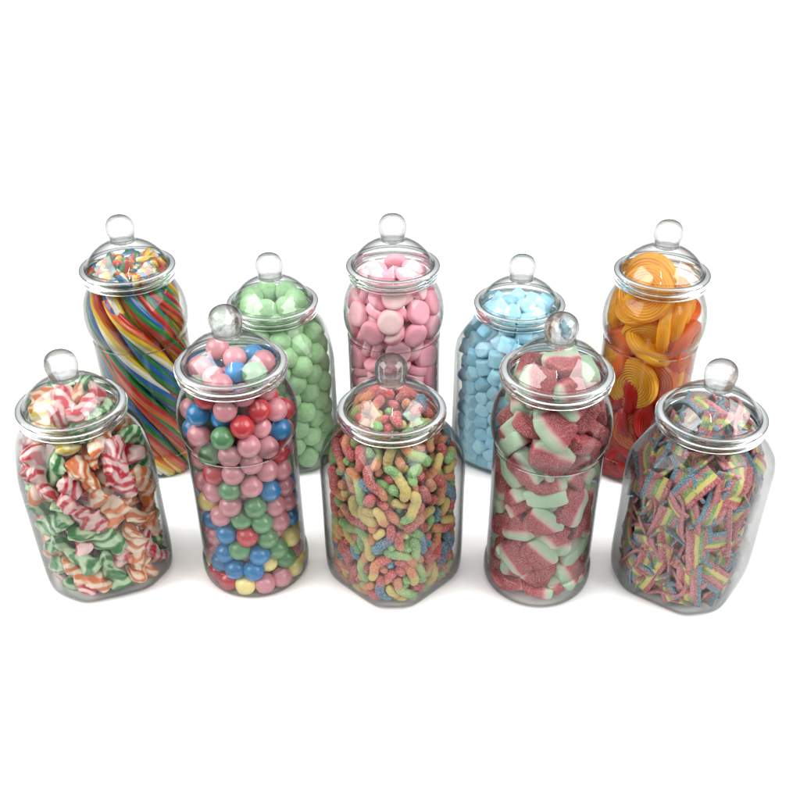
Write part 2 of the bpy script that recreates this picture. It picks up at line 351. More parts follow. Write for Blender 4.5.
    228,266,-337,442,188,-682,-652, 229,324,-192,613,538,-276,-573, 236,-103,3,2314,-175,-40,-544, 240,-417,165,1973,-393,-491,229, 
    241,-172,-320,1261,-374,295,-876, 242,-2,-373,894,-610,704,35, 243,246,-272,658,516,-228,-549, 247,-327,-31,2261,478,-514,-593, 
    248,-344,-22,2073,438,-874,-188, 250,-334,67,1901,422,-490,-762, 252,-133,-280,2197,397,-223,868, 254,413,-109,2054,-400,437,-676, 
    257,-308,-74,1470,718,241,652, 258,73,-279,2016,744,-516,-75, 261,-437,-100,1780,152,629,339, 262,291,139,2145,824,-209,359, 
    265,-278,-240,1150,767,-595,146, 266,131,-340,351,758,-373,-431, 267,-52,-425,1057,513,-476,421, 269,17,-359,2240,-796,-273,-149, 
    271,-235,221,2066,-70,376,-838,
],
  'B4': [
    1,96,-238,1592,-676,-549,52, 2,30,-323,1823,-86,-734,375, 3,116,-120,1728,115,77,902, 6,228,137,1613,-612,496,-381, 8,-225,-469,123,303,-639,-303, 
    9,309,-431,1407,-46,-989,125, 11,199,-495,862,21,676,23, 12,-465,257,1540,593,-376,-154, 24,34,-495,1111,945,-173,-272, 
    27,183,197,1873,-469,148,88, 30,-152,-451,1565,-104,815,550, 33,403,203,1691,-100,387,166, 34,-334,-370,123,-707,9,506, 
    36,495,-218,1234,-40,-886,-461, 40,495,-159,854,-183,-51,-261, 46,-262,-481,596,-592,306,711, 49,-261,-455,1073,202,-619,565, 
    54,-41,-342,1639,265,12,-815, 55,-495,-226,1050,822,-148,98, 56,-67,-469,123,-330,626,-330, 58,302,106,1781,926,140,-348, 
    60,495,-20,997,983,76,-13, 66,487,81,1286,-891,265,298, 69,-235,-197,1462,259,-293,-870, 71,495,131,935,926,-345,54, 73,481,146,1536,27,-162,827, 
    74,189,421,1696,-267,-852,1, 76,54,-474,759,529,406,-421, 77,492,3,285,-198,54,49, 81,447,295,889,361,668,-186, 90,-488,-244,630,185,-752,-626, 
    91,315,-428,429,-107,387,451, 92,-267,-475,915,-427,-590,-108, 93,-390,-353,1308,-124,-765,-369, 95,485,-15,1502,147,-59,72, 
    97,-494,-225,1406,532,-811,187, 100,-357,-343,700,-38,720,522, 102,100,-338,1442,-7,363,337, 103,366,376,1357,-267,959,-81, 
    105,476,-45,1176,-648,74,-724, 109,242,-462,123,-567,-422,-700, 111,-375,-368,526,-225,-49,525, 115,26,238,1904,499,-703,351, 
    116,430,-312,1099,-34,130,500, 118,-88,101,1937,-112,66,773, 121,474,-210,545,-635,304,-705, 123,29,-495,1311,-128,132,-685, 
    125,-159,253,1908,593,663,-450, 126,-261,38,1919,706,467,488, 129,-375,-337,973,-59,737,466, 130,460,-244,123,706,-46,-466, 
    132,62,-495,600,-650,83,-749, 135,410,35,1663,-833,-303,444, 141,433,-310,432,-99,-212,914, 146,345,-53,1788,-781,-475,384, 
    147,-101,-79,1974,-598,436,522, 149,495,-146,382,340,-167,409, 150,119,55,1732,168,331,907, 152,218,-476,704,-565,446,648, 
    157,-492,-206,285,46,-30,-421, 160,-275,-461,274,-468,500,-729, 172,371,-344,1262,525,389,98, 176,224,-495,535,-576,-726,233, 
    178,-106,-476,519,54,698,-690, 181,265,478,679,792,-481,366, 183,-263,-479,1253,322,-149,878, 190,-476,-217,1220,-529,524,-199, 
    197,-111,-474,1001,120,697,-706, 198,370,-330,1583,-32,265,958, 199,495,130,435,-183,3,16, 201,-100,-495,679,-540,403,-592, 
    203,6,-41,1836,-108,-944,-267, 204,6,-484,1513,403,-914,40, 207,328,-383,783,573,-414,664, 208,21,-14,1587,385,372,-407, 
    210,-446,-258,123,638,-306,667, 211,84,-469,123,-631,319,-631, 212,469,-89,123,574,414,-414, 213,495,-106,1353,162,-408,835, 
    215,-80,-296,1452,72,739,528, 216,-139,-276,1909,226,-698,-470, 220,443,-299,1404,484,-137,-453, 222,-400,-338,288,-902,-425,-24, 
    224,-119,-192,1577,-142,-548,800, 228,35,-491,272,-546,-632,342, 234,-180,-372,1755,-120,374,487, 235,33,-476,923,595,-100,161, 
    238,246,109,1995,102,-547,-31, 239,495,243,582,-926,-355,-47, 243,495,-121,672,39,458,-885, 246,-258,-134,1895,653,-374,-327, 
    249,-295,-358,1608,-641,380,-116, 251,495,-7,801,-65,103,840, 253,-109,-475,839,199,-651,726, 254,474,145,757,367,623,483, 
    256,270,273,1755,792,-436,-176, 257,482,260,1210,-513,450,727, 259,247,-421,1635,267,-918,273, 261,91,-425,1686,-116,-155,-900, 
    263,-389,-354,1143,-772,-22,436, 265,349,-388,277,-478,343,-156, 272,57,-495,437,-700,196,-661, 274,-405,-76,1647,775,382,403, 
    277,206,-493,295,35,997,48, 280,184,-495,1259,-892,-371,238, 283,-408,225,1693,-556,387,-124, 290,334,-409,960,579,-787,32, 
    292,-261,-482,757,343,-624,-674, 294,-452,-232,1597,409,340,12, 296,-200,-186,1742,-430,842,326, 297,-471,-271,453,137,973,-113, 
    298,371,343,588,-607,99,-357, 300,-119,-495,1177,102,261,348, 304,213,-24,1884,525,-763,-218, 305,489,240,1371,699,179,34, 
    312,33,-228,1964,-853,176,339, 315,-446,76,1580,449,707,91, 318,228,-307,1784,-213,704,169, 319,194,-191,1896,-261,494,-322, 
    322,-113,-495,345,239,92,902, 324,319,12,1498,581,534,-348, 325,-260,-482,434,251,650,-280, 327,-337,129,1807,666,-475,12, 
    330,-495,-147,887,270,-98,329, 332,165,-489,1460,-80,74,-352, 339,440,-302,900,-83,193,362, 341,482,-202,1530,77,482,-869, 
    342,480,-256,273,-595,483,-55, 349,-285,-451,1445,93,33,837, 354,115,-83,2003,287,423,-36, 364,495,-37,495,-842,-363,-158, 
    366,-33,-191,1740,-26,167,929, 367,308,-435,1145,-770,-492,-397, 368,-456,-287,814,-75,334,-794, 372,495,-174,1047,-191,33,166, 
    373,453,266,1049,677,-165,-679, 375,420,302,1534,70,9,-603, 376,495,66,617,-487,757,366, 378,-379,-322,1470,-569,528,-79, 
    385,302,414,1550,-651,748,3, 386,-361,-216,1750,701,248,53, 387,239,492,1171,-78,-193,665, 388,351,-353,123,400,583,695, 
    390,423,291,730,-448,556,-141, 393,333,409,810,-131,-215,-228, 397,192,-495,1025,-98,663,-108, 402,470,114,1112,-146,-711,163, 
    404,423,-146,1674,197,414,-773, 411,450,-292,702,850,525,-37, 427,264,-185,1663,-389,-187,-259, 428,-128,-495,1386,-31,-108,218, 
    429,349,-394,608,29,-280,605,
],
  'J4': [
    1,171,-257,230,-518,-701,413, 2,254,-129,1683,-196,-888,-406, 3,15,-312,188,-810,587,0, 5,-312,39,1621,-117,292,205, 
    6,-170,-245,403,-667,-490,-283, 7,-80,-277,1631,103,-754,504, 8,19,-211,2196,-608,-438,-284, 10,-279,-60,801,-380,-646,-623, 
    11,-247,196,826,490,-536,-307, 13,311,-185,915,-724,-208,-643, 14,-348,-59,1379,-1,234,724, 17,123,-272,752,-35,796,593, 
    18,279,-247,1875,-184,-9,-896, 20,17,-112,1571,-245,-949,164, 21,55,-372,2079,-285,-769,-510, 22,-205,-211,1216,-431,785,-424, 
    23,391,-54,1109,-666,-258,630, 24,-5,-395,650,272,-650,667, 25,255,-304,1197,693,-135,569, 26,-331,-49,1019,66,-227,-623, 
    28,309,-255,360,-81,-742,-370, 31,325,-115,295,26,-797,-506, 32,-311,-180,791,-560,533,397, 33,-192,-344,1602,-553,399,101, 
    34,66,-46,2509,965,261,0, 35,392,-2,822,414,-543,-460, 36,-250,-213,1521,279,285,-429, 37,-110,304,2222,-670,133,407, 
    38,382,-40,1877,-461,-106,-729, 39,256,206,454,213,154,894, 40,-13,-132,797,-509,-356,-571, 42,-143,-232,1110,805,404,142, 
    43,-336,215,1239,665,-239,686, 44,-333,106,728,-649,-168,-716, 46,139,329,1994,638,2,39, 47,-205,-95,2182,181,-835,-377, 
    49,304,248,612,651,-195,-390, 51,281,63,2375,-452,-659,433, 52,-327,45,1479,-260,56,-760, 53,26,-391,1780,-795,72,190, 
    55,-223,-323,916,622,-340,-47, 56,40,-360,418,427,300,-785, 58,46,143,2404,-752,526,218, 59,-261,254,1793,329,-891,139, 
    61,168,241,2233,-150,-918,157, 62,-154,-264,2010,-175,0,-963, 63,391,37,2064,-782,-185,592, 68,-388,-47,1198,385,572,486, 
    71,206,-208,1394,-507,-146,-487, 73,381,98,1388,-478,502,-364, 75,-395,25,557,193,-693,-186, 77,-271,122,1710,95,318,809, 
    78,-216,243,1933,-160,-942,223, 80,233,77,188,0,0,908, 81,-182,-352,531,698,109,-438, 82,-10,-317,1417,900,-363,217, 
    83,153,-262,2340,-231,-776,-390, 84,-219,338,251,189,-657,-698, 85,248,48,313,-290,947,27, 86,67,38,2044,268,532,-654, 
    87,-346,-10,1993,370,-219,-897, 88,296,204,1248,-261,-842,110, 89,-18,-83,2296,599,-247,438, 93,273,-187,628,164,-110,485, 
    94,259,-86,1398,674,-534,131, 96,245,-173,2130,356,385,-703, 97,-398,-88,290,-719,174,-607, 101,192,-118,1040,-111,795,2, 
    103,-112,-253,690,536,-308,784, 104,272,-87,480,69,242,966, 105,50,-258,1114,-231,-323,-261, 107,181,-250,1717,-894,219,81, 
    109,76,-318,898,-337,-785,-512, 110,-308,-95,1890,-335,-224,304, 111,6,-395,1047,-665,241,281, 112,283,-1,607,-917,58,82, 
    113,295,-15,1637,390,67,-135, 114,30,-319,1297,-185,-133,12, 118,-266,-110,498,310,-763,-505, 120,-133,-245,2400,-657,-464,-560, 
    123,325,250,228,-276,-707,561, 124,-282,170,229,-141,743,-651, 125,-264,-230,1821,-128,-374,-398, 127,-321,70,2246,-149,800,-189, 
    130,-268,-271,188,-911,412,0, 131,326,167,1695,-561,-643,-364, 132,-185,2,2424,485,355,139,
],
  'J3': [
    3,501,-101,1167,225,-615,-130, 4,227,-533,512,-609,385,589, 5,101,-1,1822,-306,812,-379, 6,504,-252,204,59,-639,-263, 14,-435,298,683,-149,872,254, 
    17,-376,421,507,573,-369,589, 19,-400,-93,209,-755,249,242, 20,-377,295,1393,379,-864,327, 21,-145,-435,1287,-183,-682,-481, 
    23,45,-485,1324,-244,-441,-811, 24,-170,532,907,327,685,-419, 25,487,-210,1138,349,-763,11, 26,31,-479,1498,825,-291,353, 
    30,-436,-317,1091,-396,-634,-606, 39,-220,-263,1432,231,197,-952, 41,-67,-485,1260,52,475,260, 45,-43,350,1766,929,156,142, 
    46,-340,166,1231,-773,241,278, 47,-344,-452,661,504,65,-428, 48,10,-404,645,-313,673,460, 52,346,-282,1561,-186,473,245, 
    53,-264,-409,1228,99,-920,9, 55,-408,-251,604,206,464,-710, 65,-397,-105,103,798,420,287, 66,-318,-458,216,-11,-810,264, 
    68,-131,-241,1328,704,-614,356, 70,-231,-259,1523,-654,261,-623, 71,-396,-245,1136,-181,-943,-275, 72,57,-407,899,359,-235,497, 
    74,336,-365,200,107,-931,37, 75,34,-328,1236,-337,176,-805, 77,-267,-180,889,54,-179,982, 80,260,-87,1510,475,-222,-823, 
    82,-295,-414,361,-91,577,123, 83,-195,-50,1597,-700,-28,192, 87,-184,-326,1248,-131,839,-458, 88,-323,18,922,268,798,499, 
    92,-470,-310,236,-574,-269,-758, 94,-25,-301,1027,-547,-211,572, 99,-114,-388,1624,346,74,390, 103,-455,-207,1247,862,220,-402, 
    104,11,-199,1810,446,-580,-677, 110,-119,-220,984,832,88,270, 112,-533,-122,466,675,-162,703, 114,345,91,1546,273,-514,-811, 
    116,-81,110,1994,-289,619,-704, 117,-11,-427,411,373,223,-796, 118,-264,328,1106,-738,405,91, 119,-119,-326,429,-295,293,-664, 
    121,430,-322,220,380,-764,-6, 122,-317,-354,801,154,-653,519, 123,-460,14,661,853,-43,504, 124,-338,-141,1693,-180,731,-558, 
    125,338,-355,1340,498,416,-313, 126,-449,111,175,-452,-86,588, 128,-275,151,988,133,104,24, 129,-189,-46,1278,406,698,-121, 
    130,-284,-88,1837,329,837,79, 133,-277,-144,1130,511,-104,851, 138,-352,195,1479,-280,740,-152, 140,516,-217,420,-148,552,527, 
    142,-516,56,720,-39,576,-545, 144,175,-496,954,-488,-363,-637, 146,-298,-271,1740,-591,-443,-413, 147,90,-360,1819,-680,482,409, 
    148,391,-211,1197,-803,511,283, 149,-275,-515,1243,-205,653,418, 150,-379,279,449,149,848,-412, 151,-356,-362,1102,-151,544,-144, 
    153,133,-529,410,-147,738,255, 154,23,34,1813,-274,-710,-396, 155,-320,292,1063,608,-789,65, 156,206,-378,189,-142,528,-487, 
    159,-78,-141,1968,-742,-177,435, 160,-99,-139,1660,103,-523,-827, 162,193,-394,818,-445,-40,-326, 164,-37,182,1728,757,329,471, 
    166,145,-304,1654,441,-413,4, 168,-205,-11,1919,9,-198,-888, 169,204,-29,1915,-456,140,-876, 176,-126,-423,1733,144,-484,741, 
    177,-43,-368,686,460,388,571, 181,-441,239,1256,219,-618,-632, 182,326,-450,1419,-104,-184,-919, 186,151,-408,1055,881,301,261, 
    190,-393,-283,462,342,-452,-239, 191,-11,-511,229,-275,753,374, 193,47,-264,1872,-18,-377,925, 194,-377,100,274,-544,452,-705, 
    195,373,-6,1762,-655,-81,666, 199,-298,-213,1399,800,362,-477, 201,430,-230,1539,490,176,853, 202,264,-503,780,-358,-168,-889, 
    204,-495,-102,185,-350,-28,-808, 206,-490,-65,1083,559,182,-496, 212,164,-71,1728,533,732,400, 214,-469,-229,1373,-274,572,-220, 
    215,121,150,1909,-719,-316,402, 216,-532,-172,783,593,-40,714, 218,234,76,1947,692,447,-128, 219,-437,248,268,-125,716,-515, 
    220,-216,483,418,-353,589,252, 222,-317,-247,429,36,-354,538, 223,392,-364,443,-182,-571,-132, 225,313,-251,1818,-917,49,395, 
    229,-455,135,1415,-283,727,-207, 230,-328,222,993,-364,-289,-883, 231,-380,-211,432,-371,-813,-199, 235,48,-411,224,-20,636,-462, 
    238,-376,64,1771,302,-655,-90, 243,-459,248,1576,-232,722,-492, 244,111,281,1786,-798,279,528, 247,-50,-356,1429,-214,263,453, 
    248,-195,-354,859,-272,234,-900, 249,216,-391,475,-776,110,-397, 250,-397,-59,1281,206,-215,945, 257,348,-335,708,-170,568,-804, 
    258,-462,-253,838,686,-380,613, 260,-304,-19,1033,-99,507,783, 264,-305,-127,1004,-529,-206,350, 266,-223,-532,693,353,511,-272, 
    268,-182,-256,1184,-366,346,226, 271,263,121,1993,-168,-736,508, 272,335,-429,1517,-72,-254,-897, 274,404,-87,1692,897,247,-344, 
    275,46,-142,1656,827,-243,450, 278,282,68,1775,290,-921,-185, 279,-412,178,435,-754,-299,106, 280,-332,-299,258,10,-60,-663, 
    282,-467,110,508,-529,418,460, 285,-465,-73,662,540,420,-196, 291,388,-259,986,773,17,-507, 293,363,-435,1091,509,-564,538, 
    295,533,-240,1093,670,-294,652, 297,230,-502,229,857,18,266, 299,-247,251,1265,146,-542,792, 302,-503,-109,114,99,217,638, 
    306,408,-166,229,-140,625,706, 307,-343,448,1396,-672,125,723, 309,433,55,1545,-78,680,338, 312,294,-335,1227,-169,372,-185, 
    313,-466,-120,909,-215,687,-401, 315,-59,-119,1845,411,-744,-148, 316,-506,-284,522,546,614,-520, 317,451,-259,1592,-544,-113,473, 
    318,-478,197,508,865,394,291, 322,152,-213,2032,216,-905,-341, 327,-167,169,1908,974,202,-103, 330,335,-256,761,-707,104,-195, 
    331,-503,105,313,489,702,349, 332,-366,-263,824,156,772,-280, 333,52,-510,586,121,-334,197, 334,209,-27,1673,575,-492,115, 
    337,515,-272,866,-730,50,609, 339,-154,94,1779,304,-566,-766, 341,229,-431,1508,458,470,-373, 342,-268,111,1479,4,-289,-748, 
    348,20,-442,1074,-292,329,651, 350,-348,20,1649,-776,-401,397, 351,-463,314,331,821,54,557, 352,-167,-507,367,-932,76,-134, 
    353,27,-425,141,-918,-90,283, 355,276,-468,155,-398,590,-701, 357,-284,106,1811,-253,-411,-632, 360,26,-325,1709,-366,659,-654, 
    361,114,-67,1578,-864,65,-340, 363,-490,10,843,-187,226,-471, 365,-375,120,1248,-121,887,438, 366,144,-454,243,-245,720,212, 
    367,-363,-299,1332,-136,564,-11, 369,28,-513,676,883,43,432, 370,-283,-153,1535,21,-268,-933, 372,-272,-387,1369,-915,85,241, 
    373,-463,274,144,415,-138,-789, 374,-343,107,1123,-96,116,281, 375,-97,-396,712,672,680,-219, 377,-99,-426,496,-509,-181,-282, 
    378,-231,-236,893,-460,-507,-672, 379,-10,369,1656,-393,-334,88, 382,-496,-123,1138,720,299,513, 383,237,-533,1127,344,560,-264, 
    384,-4,202,2048,-28,-609,779, 387,-260,513,260,309,620,-394, 388,-305,-281,733,494,423,204, 389,178,-447,443,-932,94,151, 
    390,-202,358,176,-765,254,-110, 393,-181,395,1575,-734,-390,88, 396,150,-507,786,73,-863,-421, 397,-180,307,1856,436,-53,214, 
    399,-157,-398,1528,-29,141,-922, 400,-208,-286,1750,-289,824,-218, 401,-60,433,1526,665,-131,95, 405,-313,58,1048,74,294,951, 
    406,-281,353,1461,-997,40,-3, 409,-235,180,1952,-685,249,-683, 412,-372,-307,91,873,-430,-83, 414,-133,-381,179,539,-824,127, 
    417,-135,-121,1836,667,117,-573, 419,362,-433,583,-583,363,711, 420,-315,-112,289,-358,463,-792, 421,-532,-3,995,-618,-661,225, 
    422,-416,-126,545,903,-15,359, 423,-313,-400,149,-319,-552,-770, 425,271,-310,1565,-520,-143,-707, 427,413,-148,1590,-501,432,699, 
    428,-44,-460,866,298,690,79, 430,-108,-147,1486,-361,289,-885, 438,140,-480,554,-138,-417,90, 440,-436,279,991,416,393,126, 
    445,-384,50,1492,291,91,924, 446,-495,274,968,-740,281,564, 447,-85,-247,1593,858,403,-255, 448,-188,-496,452,-241,-763,18, 
    451,131,-298,1421,-123,-493,-450, 456,-165,-527,1071,-657,-53,-145, 457,-212,494,1186,740,140,-402, 463,-514,238,1262,-572,622,305, 
    468,103,-282,1092,-699,-289,619, 469,96,-345,1347,535,-414,736, 476,255,-438,225,430,-734,110, 480,79,-283,1811,113,-755,-594, 
    481,-441,-166,1087,266,132,-851, 486,-510,45,225,-685,121,590, 487,-450,-344,869,-798,105,-564, 492,-117,514,1154,920,-182,211, 
    493,-14,297,1994,-26,657,-752, 496,-261,304,1688,238,-889,-385, 497,-214,453,1665,757,-419,492, 502,257,-423,1101,-276,-850,-77, 
    504,-265,460,778,323,706,-488, 505,-299,497,851,-786,-16,558, 508,-209,-128,1756,3,-688,-610, 511,168,-135,1939,169,-894,-395, 
    513,100,-515,1247,-130,637,146, 516,-451,-28,1603,71,717,62, 519,-397,237,910,-242,416,-853, 521,312,-400,888,-268,-38,-960, 
    522,-427,77,824,695,67,402, 525,157,-460,1436,-653,430,179, 526,-425,-295,336,-673,-519,526, 527,-419,-49,456,-3,-553,411, 
    528,-371,-24,1363,-465,-333,-680, 531,-125,169,1697,-634,-614,-348, 534,-320,-169,156,-603,6,276, 535,-499,92,533,-9,420,-579, 
    536,-293,488,413,229,-398,308, 538,-39,-392,109,825,344,78, 539,-408,136,1756,856,149,468, 540,-215,-474,896,-881,-2,-470, 
    541,-8,-208,1404,-535,-40,-566, 547,-216,-338,297,-759,125,639, 549,84,-374,870,-313,-33,739, 551,-216,403,915,-507,-822,-120, 
    553,-450,347,1194,123,706,-100, 555,-305,-441,792,505,379,-290, 556,-353,-94,1384,105,427,280, 557,-463,322,731,-103,555,-678, 
    558,444,-275,512,555,26,747, 561,-116,-392,1034,-223,-378,-641, 562,283,188,1796,214,495,-173, 564,230,-397,1322,-147,-647,448, 
    566,-293,-495,467,-467,549,170, 567,-314,-248,577,-737,-338,247, 568,47,-124,699,-850,171,495, 571,-193,-237,1361,623,508,212, 
    572,-489,-259,1497,95,489,-467, 574,-374,158,280,14,663,-734, 575,-334,-415,1522,95,-633,454, 576,-153,21,1730,-497,89,853, 
    578,-521,-64,1398,-168,-692,179, 580,-297,-243,295,-446,175,878, 582,-168,-533,802,213,-784,281, 584,-143,-401,845,-442,-71,796, 
    588,-486,287,484,808,264,495, 589,122,-207,1476,-322,-400,-251, 592,-208,-455,1102,-512,140,737, 593,-171,-230,1066,720,348,242, 
    595,-497,271,808,543,-559,-615, 597,69,-316,1024,496,-583,3,
],
  'J1': [
    0,347,370,1407,-488,-204,-503, 1,-419,254,441,-580,362,-689, 2,293,134,1685,785,-294,542, 4,97,302,1668,255,-938,234, 5,-300,207,209,-506,248,21, 
    6,-224,-337,1480,507,559,-309, 10,24,-476,339,664,325,-593, 19,313,-98,1497,428,-54,-412, 20,-62,-337,1359,283,-861,-216, 
    21,-189,-142,283,295,-682,-186, 22,-252,-340,826,648,-278,-611, 24,-436,188,1458,713,404,-562, 25,-386,-287,1487,-276,-767,-142, 
    27,436,-279,1076,524,583,-303, 28,-339,-97,611,-131,454,-806, 29,301,173,421,-194,-527,-804, 30,-95,-130,1693,192,809,2, 
    31,-196,-337,974,-546,370,268, 32,-192,217,1594,823,-1,-129, 33,213,-254,892,500,662,-429, 34,338,228,279,183,-380,851, 
    35,-153,-268,150,-429,884,-186, 37,-485,13,1085,-160,698,-287, 38,396,-125,716,380,-771,412, 39,322,10,1027,-626,-388,529, 
    41,-171,70,1693,50,-654,645, 42,8,-309,1575,111,-515,-119, 44,284,-174,479,66,-821,561, 46,-168,-230,1903,-684,623,82, 
    48,59,-408,314,-783,140,-575, 49,413,198,1176,-106,-203,844, 51,438,-92,1522,647,635,-99, 52,419,-290,360,264,-792,3, 
    54,-387,-314,896,-406,-415,783, 55,-468,255,893,-434,-626,-278, 56,379,-339,739,-483,282,466, 57,-246,-413,306,923,-150,-343, 
    58,343,-165,146,681,-727,90, 60,162,-130,252,-706,-584,-392, 61,-347,156,720,693,342,292, 63,468,21,324,-329,682,219, 
    64,236,-118,1402,208,-732,-402, 65,-122,-489,1113,837,175,-388, 66,121,290,1882,-215,355,719, 68,488,-22,883,387,684,-238, 
    69,-279,-411,598,759,25,-522, 70,-295,-295,328,-639,230,-54, 71,183,-173,1733,-206,972,-43, 72,-424,-72,1576,536,-208,622, 
    74,-258,-5,1917,-504,-661,80, 78,-467,-48,343,-510,-453,-606, 80,-26,-462,1408,-162,561,-1, 81,-292,109,342,64,-961,239, 
    82,262,-427,1389,-837,11,544, 83,-132,270,1892,165,845,-302, 84,-351,303,144,916,384,-17, 85,-354,-115,145,71,30,-745, 
    86,86,-330,1165,708,-386,414, 88,312,101,1436,-400,364,830, 89,242,-477,567,-516,508,494, 90,132,-104,2021,-467,759,-400, 
    91,359,179,1234,656,-140,456, 92,-480,-102,1220,-689,-567,-451, 93,182,151,1902,69,-830,-350, 94,-359,203,1348,246,-366,591, 
    95,-342,-125,355,-8,905,-208, 96,-102,-43,2034,561,-747,-297, 97,310,-67,1219,-865,149,-291, 98,-116,336,1761,-867,54,-394, 
    101,359,344,308,847,-343,276, 102,170,53,1758,-931,273,220, 103,94,-306,578,743,-111,193, 104,146,-407,930,353,739,-283, 
    105,290,-295,271,15,139,-846, 106,274,-292,1480,-57,678,122, 107,485,139,825,172,-653,-60, 108,-215,-280,562,-584,-88,-350, 
    110,-275,-149,1506,254,734,108, 111,-67,-487,760,-775,155,314, 112,-348,-55,801,-165,-728,598, 117,144,-202,1893,-912,-309,-71, 
    119,359,359,945,-382,-242,856, 122,-313,-214,1148,-311,-56,-948, 123,-110,-235,1219,-787,552,259,
],
  'J5': [
    2,177,306,1589,39,-859,417, 3,293,-129,354,-401,-791,-169, 6,488,195,1365,292,-331,-38, 7,-94,-85,1864,475,499,724, 11,262,-208,1323,-585,697,-84, 
    13,-467,103,1095,-634,17,759, 17,-145,-179,1898,432,30,736, 20,306,-374,533,-86,-531,-79, 24,69,-209,1667,-444,140,606, 
    25,-90,-71,1741,513,508,458, 26,146,-430,198,-19,627,-198, 28,-267,-319,574,-288,926,214, 30,210,338,143,-728,86,510, 
    31,-326,-292,361,-547,567,538, 32,163,53,1691,-130,-588,310, 33,85,-348,607,-190,160,452, 34,118,125,1636,-338,-42,-360, 
    35,423,-105,596,262,364,-735, 36,-324,-374,366,-69,190,139, 38,-109,-459,255,333,643,689, 40,211,411,1340,-473,-473,-292, 
    43,328,-367,1324,-143,-287,-232, 44,217,76,1974,-560,-100,-124, 45,272,-475,909,100,45,-440, 47,-294,-92,994,592,-370,-544, 
    50,-503,-45,1299,554,419,333, 53,-103,-341,219,764,14,-252, 54,-307,40,1575,-50,-67,595, 55,409,-24,1049,-497,590,256, 
    56,282,-466,349,459,583,-331, 57,395,-332,1020,-512,387,539, 58,69,-346,493,131,588,612, 59,162,-76,1965,571,-5,45, 60,408,-208,457,-297,-204,-487, 
    61,-349,-274,1143,675,474,230, 62,-423,-210,408,-67,48,49, 65,98,15,1892,218,-452,-668, 66,85,81,1887,174,-450,-648, 67,-444,13,185,-527,306,-581, 
    68,319,112,782,-421,165,-845, 69,449,42,278,-86,-434,879, 74,132,-230,1584,-368,-63,-408, 77,144,364,356,233,485,-759, 78,70,-427,510,93,646,-73, 
    79,125,-265,1600,-179,-8,893, 80,84,170,1936,569,-391,-552, 82,-314,328,1357,-255,632,-643, 83,344,-331,563,163,-821,-212, 
    84,-322,235,1600,-515,204,664, 87,218,-412,1427,127,67,-337, 88,44,-269,1477,417,-542,-394, 89,225,224,1481,-407,-163,-884, 
    90,235,-7,1514,-250,-434,841, 92,-272,-227,1682,622,246,-713, 94,350,330,1486,398,465,783, 95,-316,-251,978,-447,-193,151, 
    96,245,431,1234,-62,-191,701, 97,446,225,1482,-3,594,-34, 98,-45,-129,1637,-169,-393,-491, 99,334,414,306,-427,-24,329, 
    100,-430,131,1024,479,679,-307, 101,331,-163,1309,-115,-346,-717, 102,360,92,201,112,-156,-698, 103,-317,-107,1297,922,-328,-6, 
    104,46,-477,1104,-226,360,326, 105,241,-224,129,60,770,26, 107,-397,-228,1227,624,-395,643, 109,114,-125,1924,-359,-278,505, 
    110,497,50,324,186,-486,-826, 111,-360,113,482,-219,-136,-428, 112,399,177,897,-66,381,703, 113,203,229,1515,69,87,854, 
    114,1,-405,338,-408,-454,-791, 116,97,-490,1447,-450,-102,-605, 117,133,263,1478,-621,-100,120, 126,-234,211,303,137,-342,-872, 
    130,-75,-497,907,287,482,-550, 132,392,-2,218,178,303,711, 136,478,103,1153,-641,-263,719, 137,-27,-147,1422,-282,-315,-447, 
    138,82,-355,802,-302,232,251, 139,-290,-414,659,44,-452,195, 140,-8,-303,720,-156,-764,-591, 141,-335,78,480,102,418,192, 
    143,-375,144,818,99,-468,262, 146,433,-123,287,599,-524,365, 148,-256,-273,852,493,-321,-123, 152,-183,79,1754,-101,-158,-734, 
    155,90,-242,1540,485,-387,782, 158,-458,-119,893,-505,-677,431, 159,106,-2,1884,-47,258,398, 160,63,-152,152,299,-748,-581, 
    161,445,240,1043,-218,-283,505, 164,167,88,1708,424,403,-809, 166,52,-289,1473,-827,114,447, 167,306,255,287,-767,128,-627, 
    168,-211,-284,1783,424,95,-839, 169,-67,-80,2048,61,2,981, 170,-373,-288,1408,-569,-146,-699, 171,363,322,604,-555,190,-158, 
    172,-19,-450,872,96,-80,-593, 175,249,-242,499,-929,-307,157, 176,382,78,1395,26,-723,-249, 177,-456,-222,1363,535,97,-719, 
    178,-172,93,1808,423,159,-818, 179,-126,-465,1290,228,-851,464, 180,-283,-149,1513,-613,101,-613, 184,-410,19,1512,265,423,866, 
    186,465,-246,929,-701,-132,109, 189,147,-233,228,-493,-837,41, 191,375,-137,871,-230,616,541, 192,-216,104,1573,-394,-378,-796, 
    194,214,381,1392,-36,314,-856, 195,202,-150,1369,-416,-78,773, 196,-440,-325,345,-388,-159,-843, 198,60,-325,207,70,237,-401, 
    199,-464,-265,677,-356,-388,-835, 201,-48,-137,1870,552,-567,-540, 203,119,-456,1292,309,-660,513, 204,4,-381,451,-69,-824,467, 
    205,43,-236,581,223,-177,499, 209,263,12,1016,235,-780,-509, 210,51,-303,671,-465,-15,786, 214,-97,-442,709,-596,-688,-147, 
    215,498,145,252,-443,-347,335, 216,182,-146,1861,67,96,-293, 218,210,-245,207,730,189,90, 219,314,-229,312,-965,-229,38, 
    220,125,-79,1900,66,335,829, 221,434,-188,1186,-492,442,571, 223,-206,210,1848,348,-673,635, 224,457,-199,1350,461,25,19, 
    227,30,-419,1303,307,188,-715, 229,437,-164,985,705,61,-702, 230,-124,-352,1162,-77,418,495, 234,426,-113,755,361,126,913, 
    238,-270,-177,754,302,667,500, 240,-218,-388,292,615,580,-499, 241,438,-103,1546,113,-418,-423, 242,-239,-324,1226,490,-567,502, 
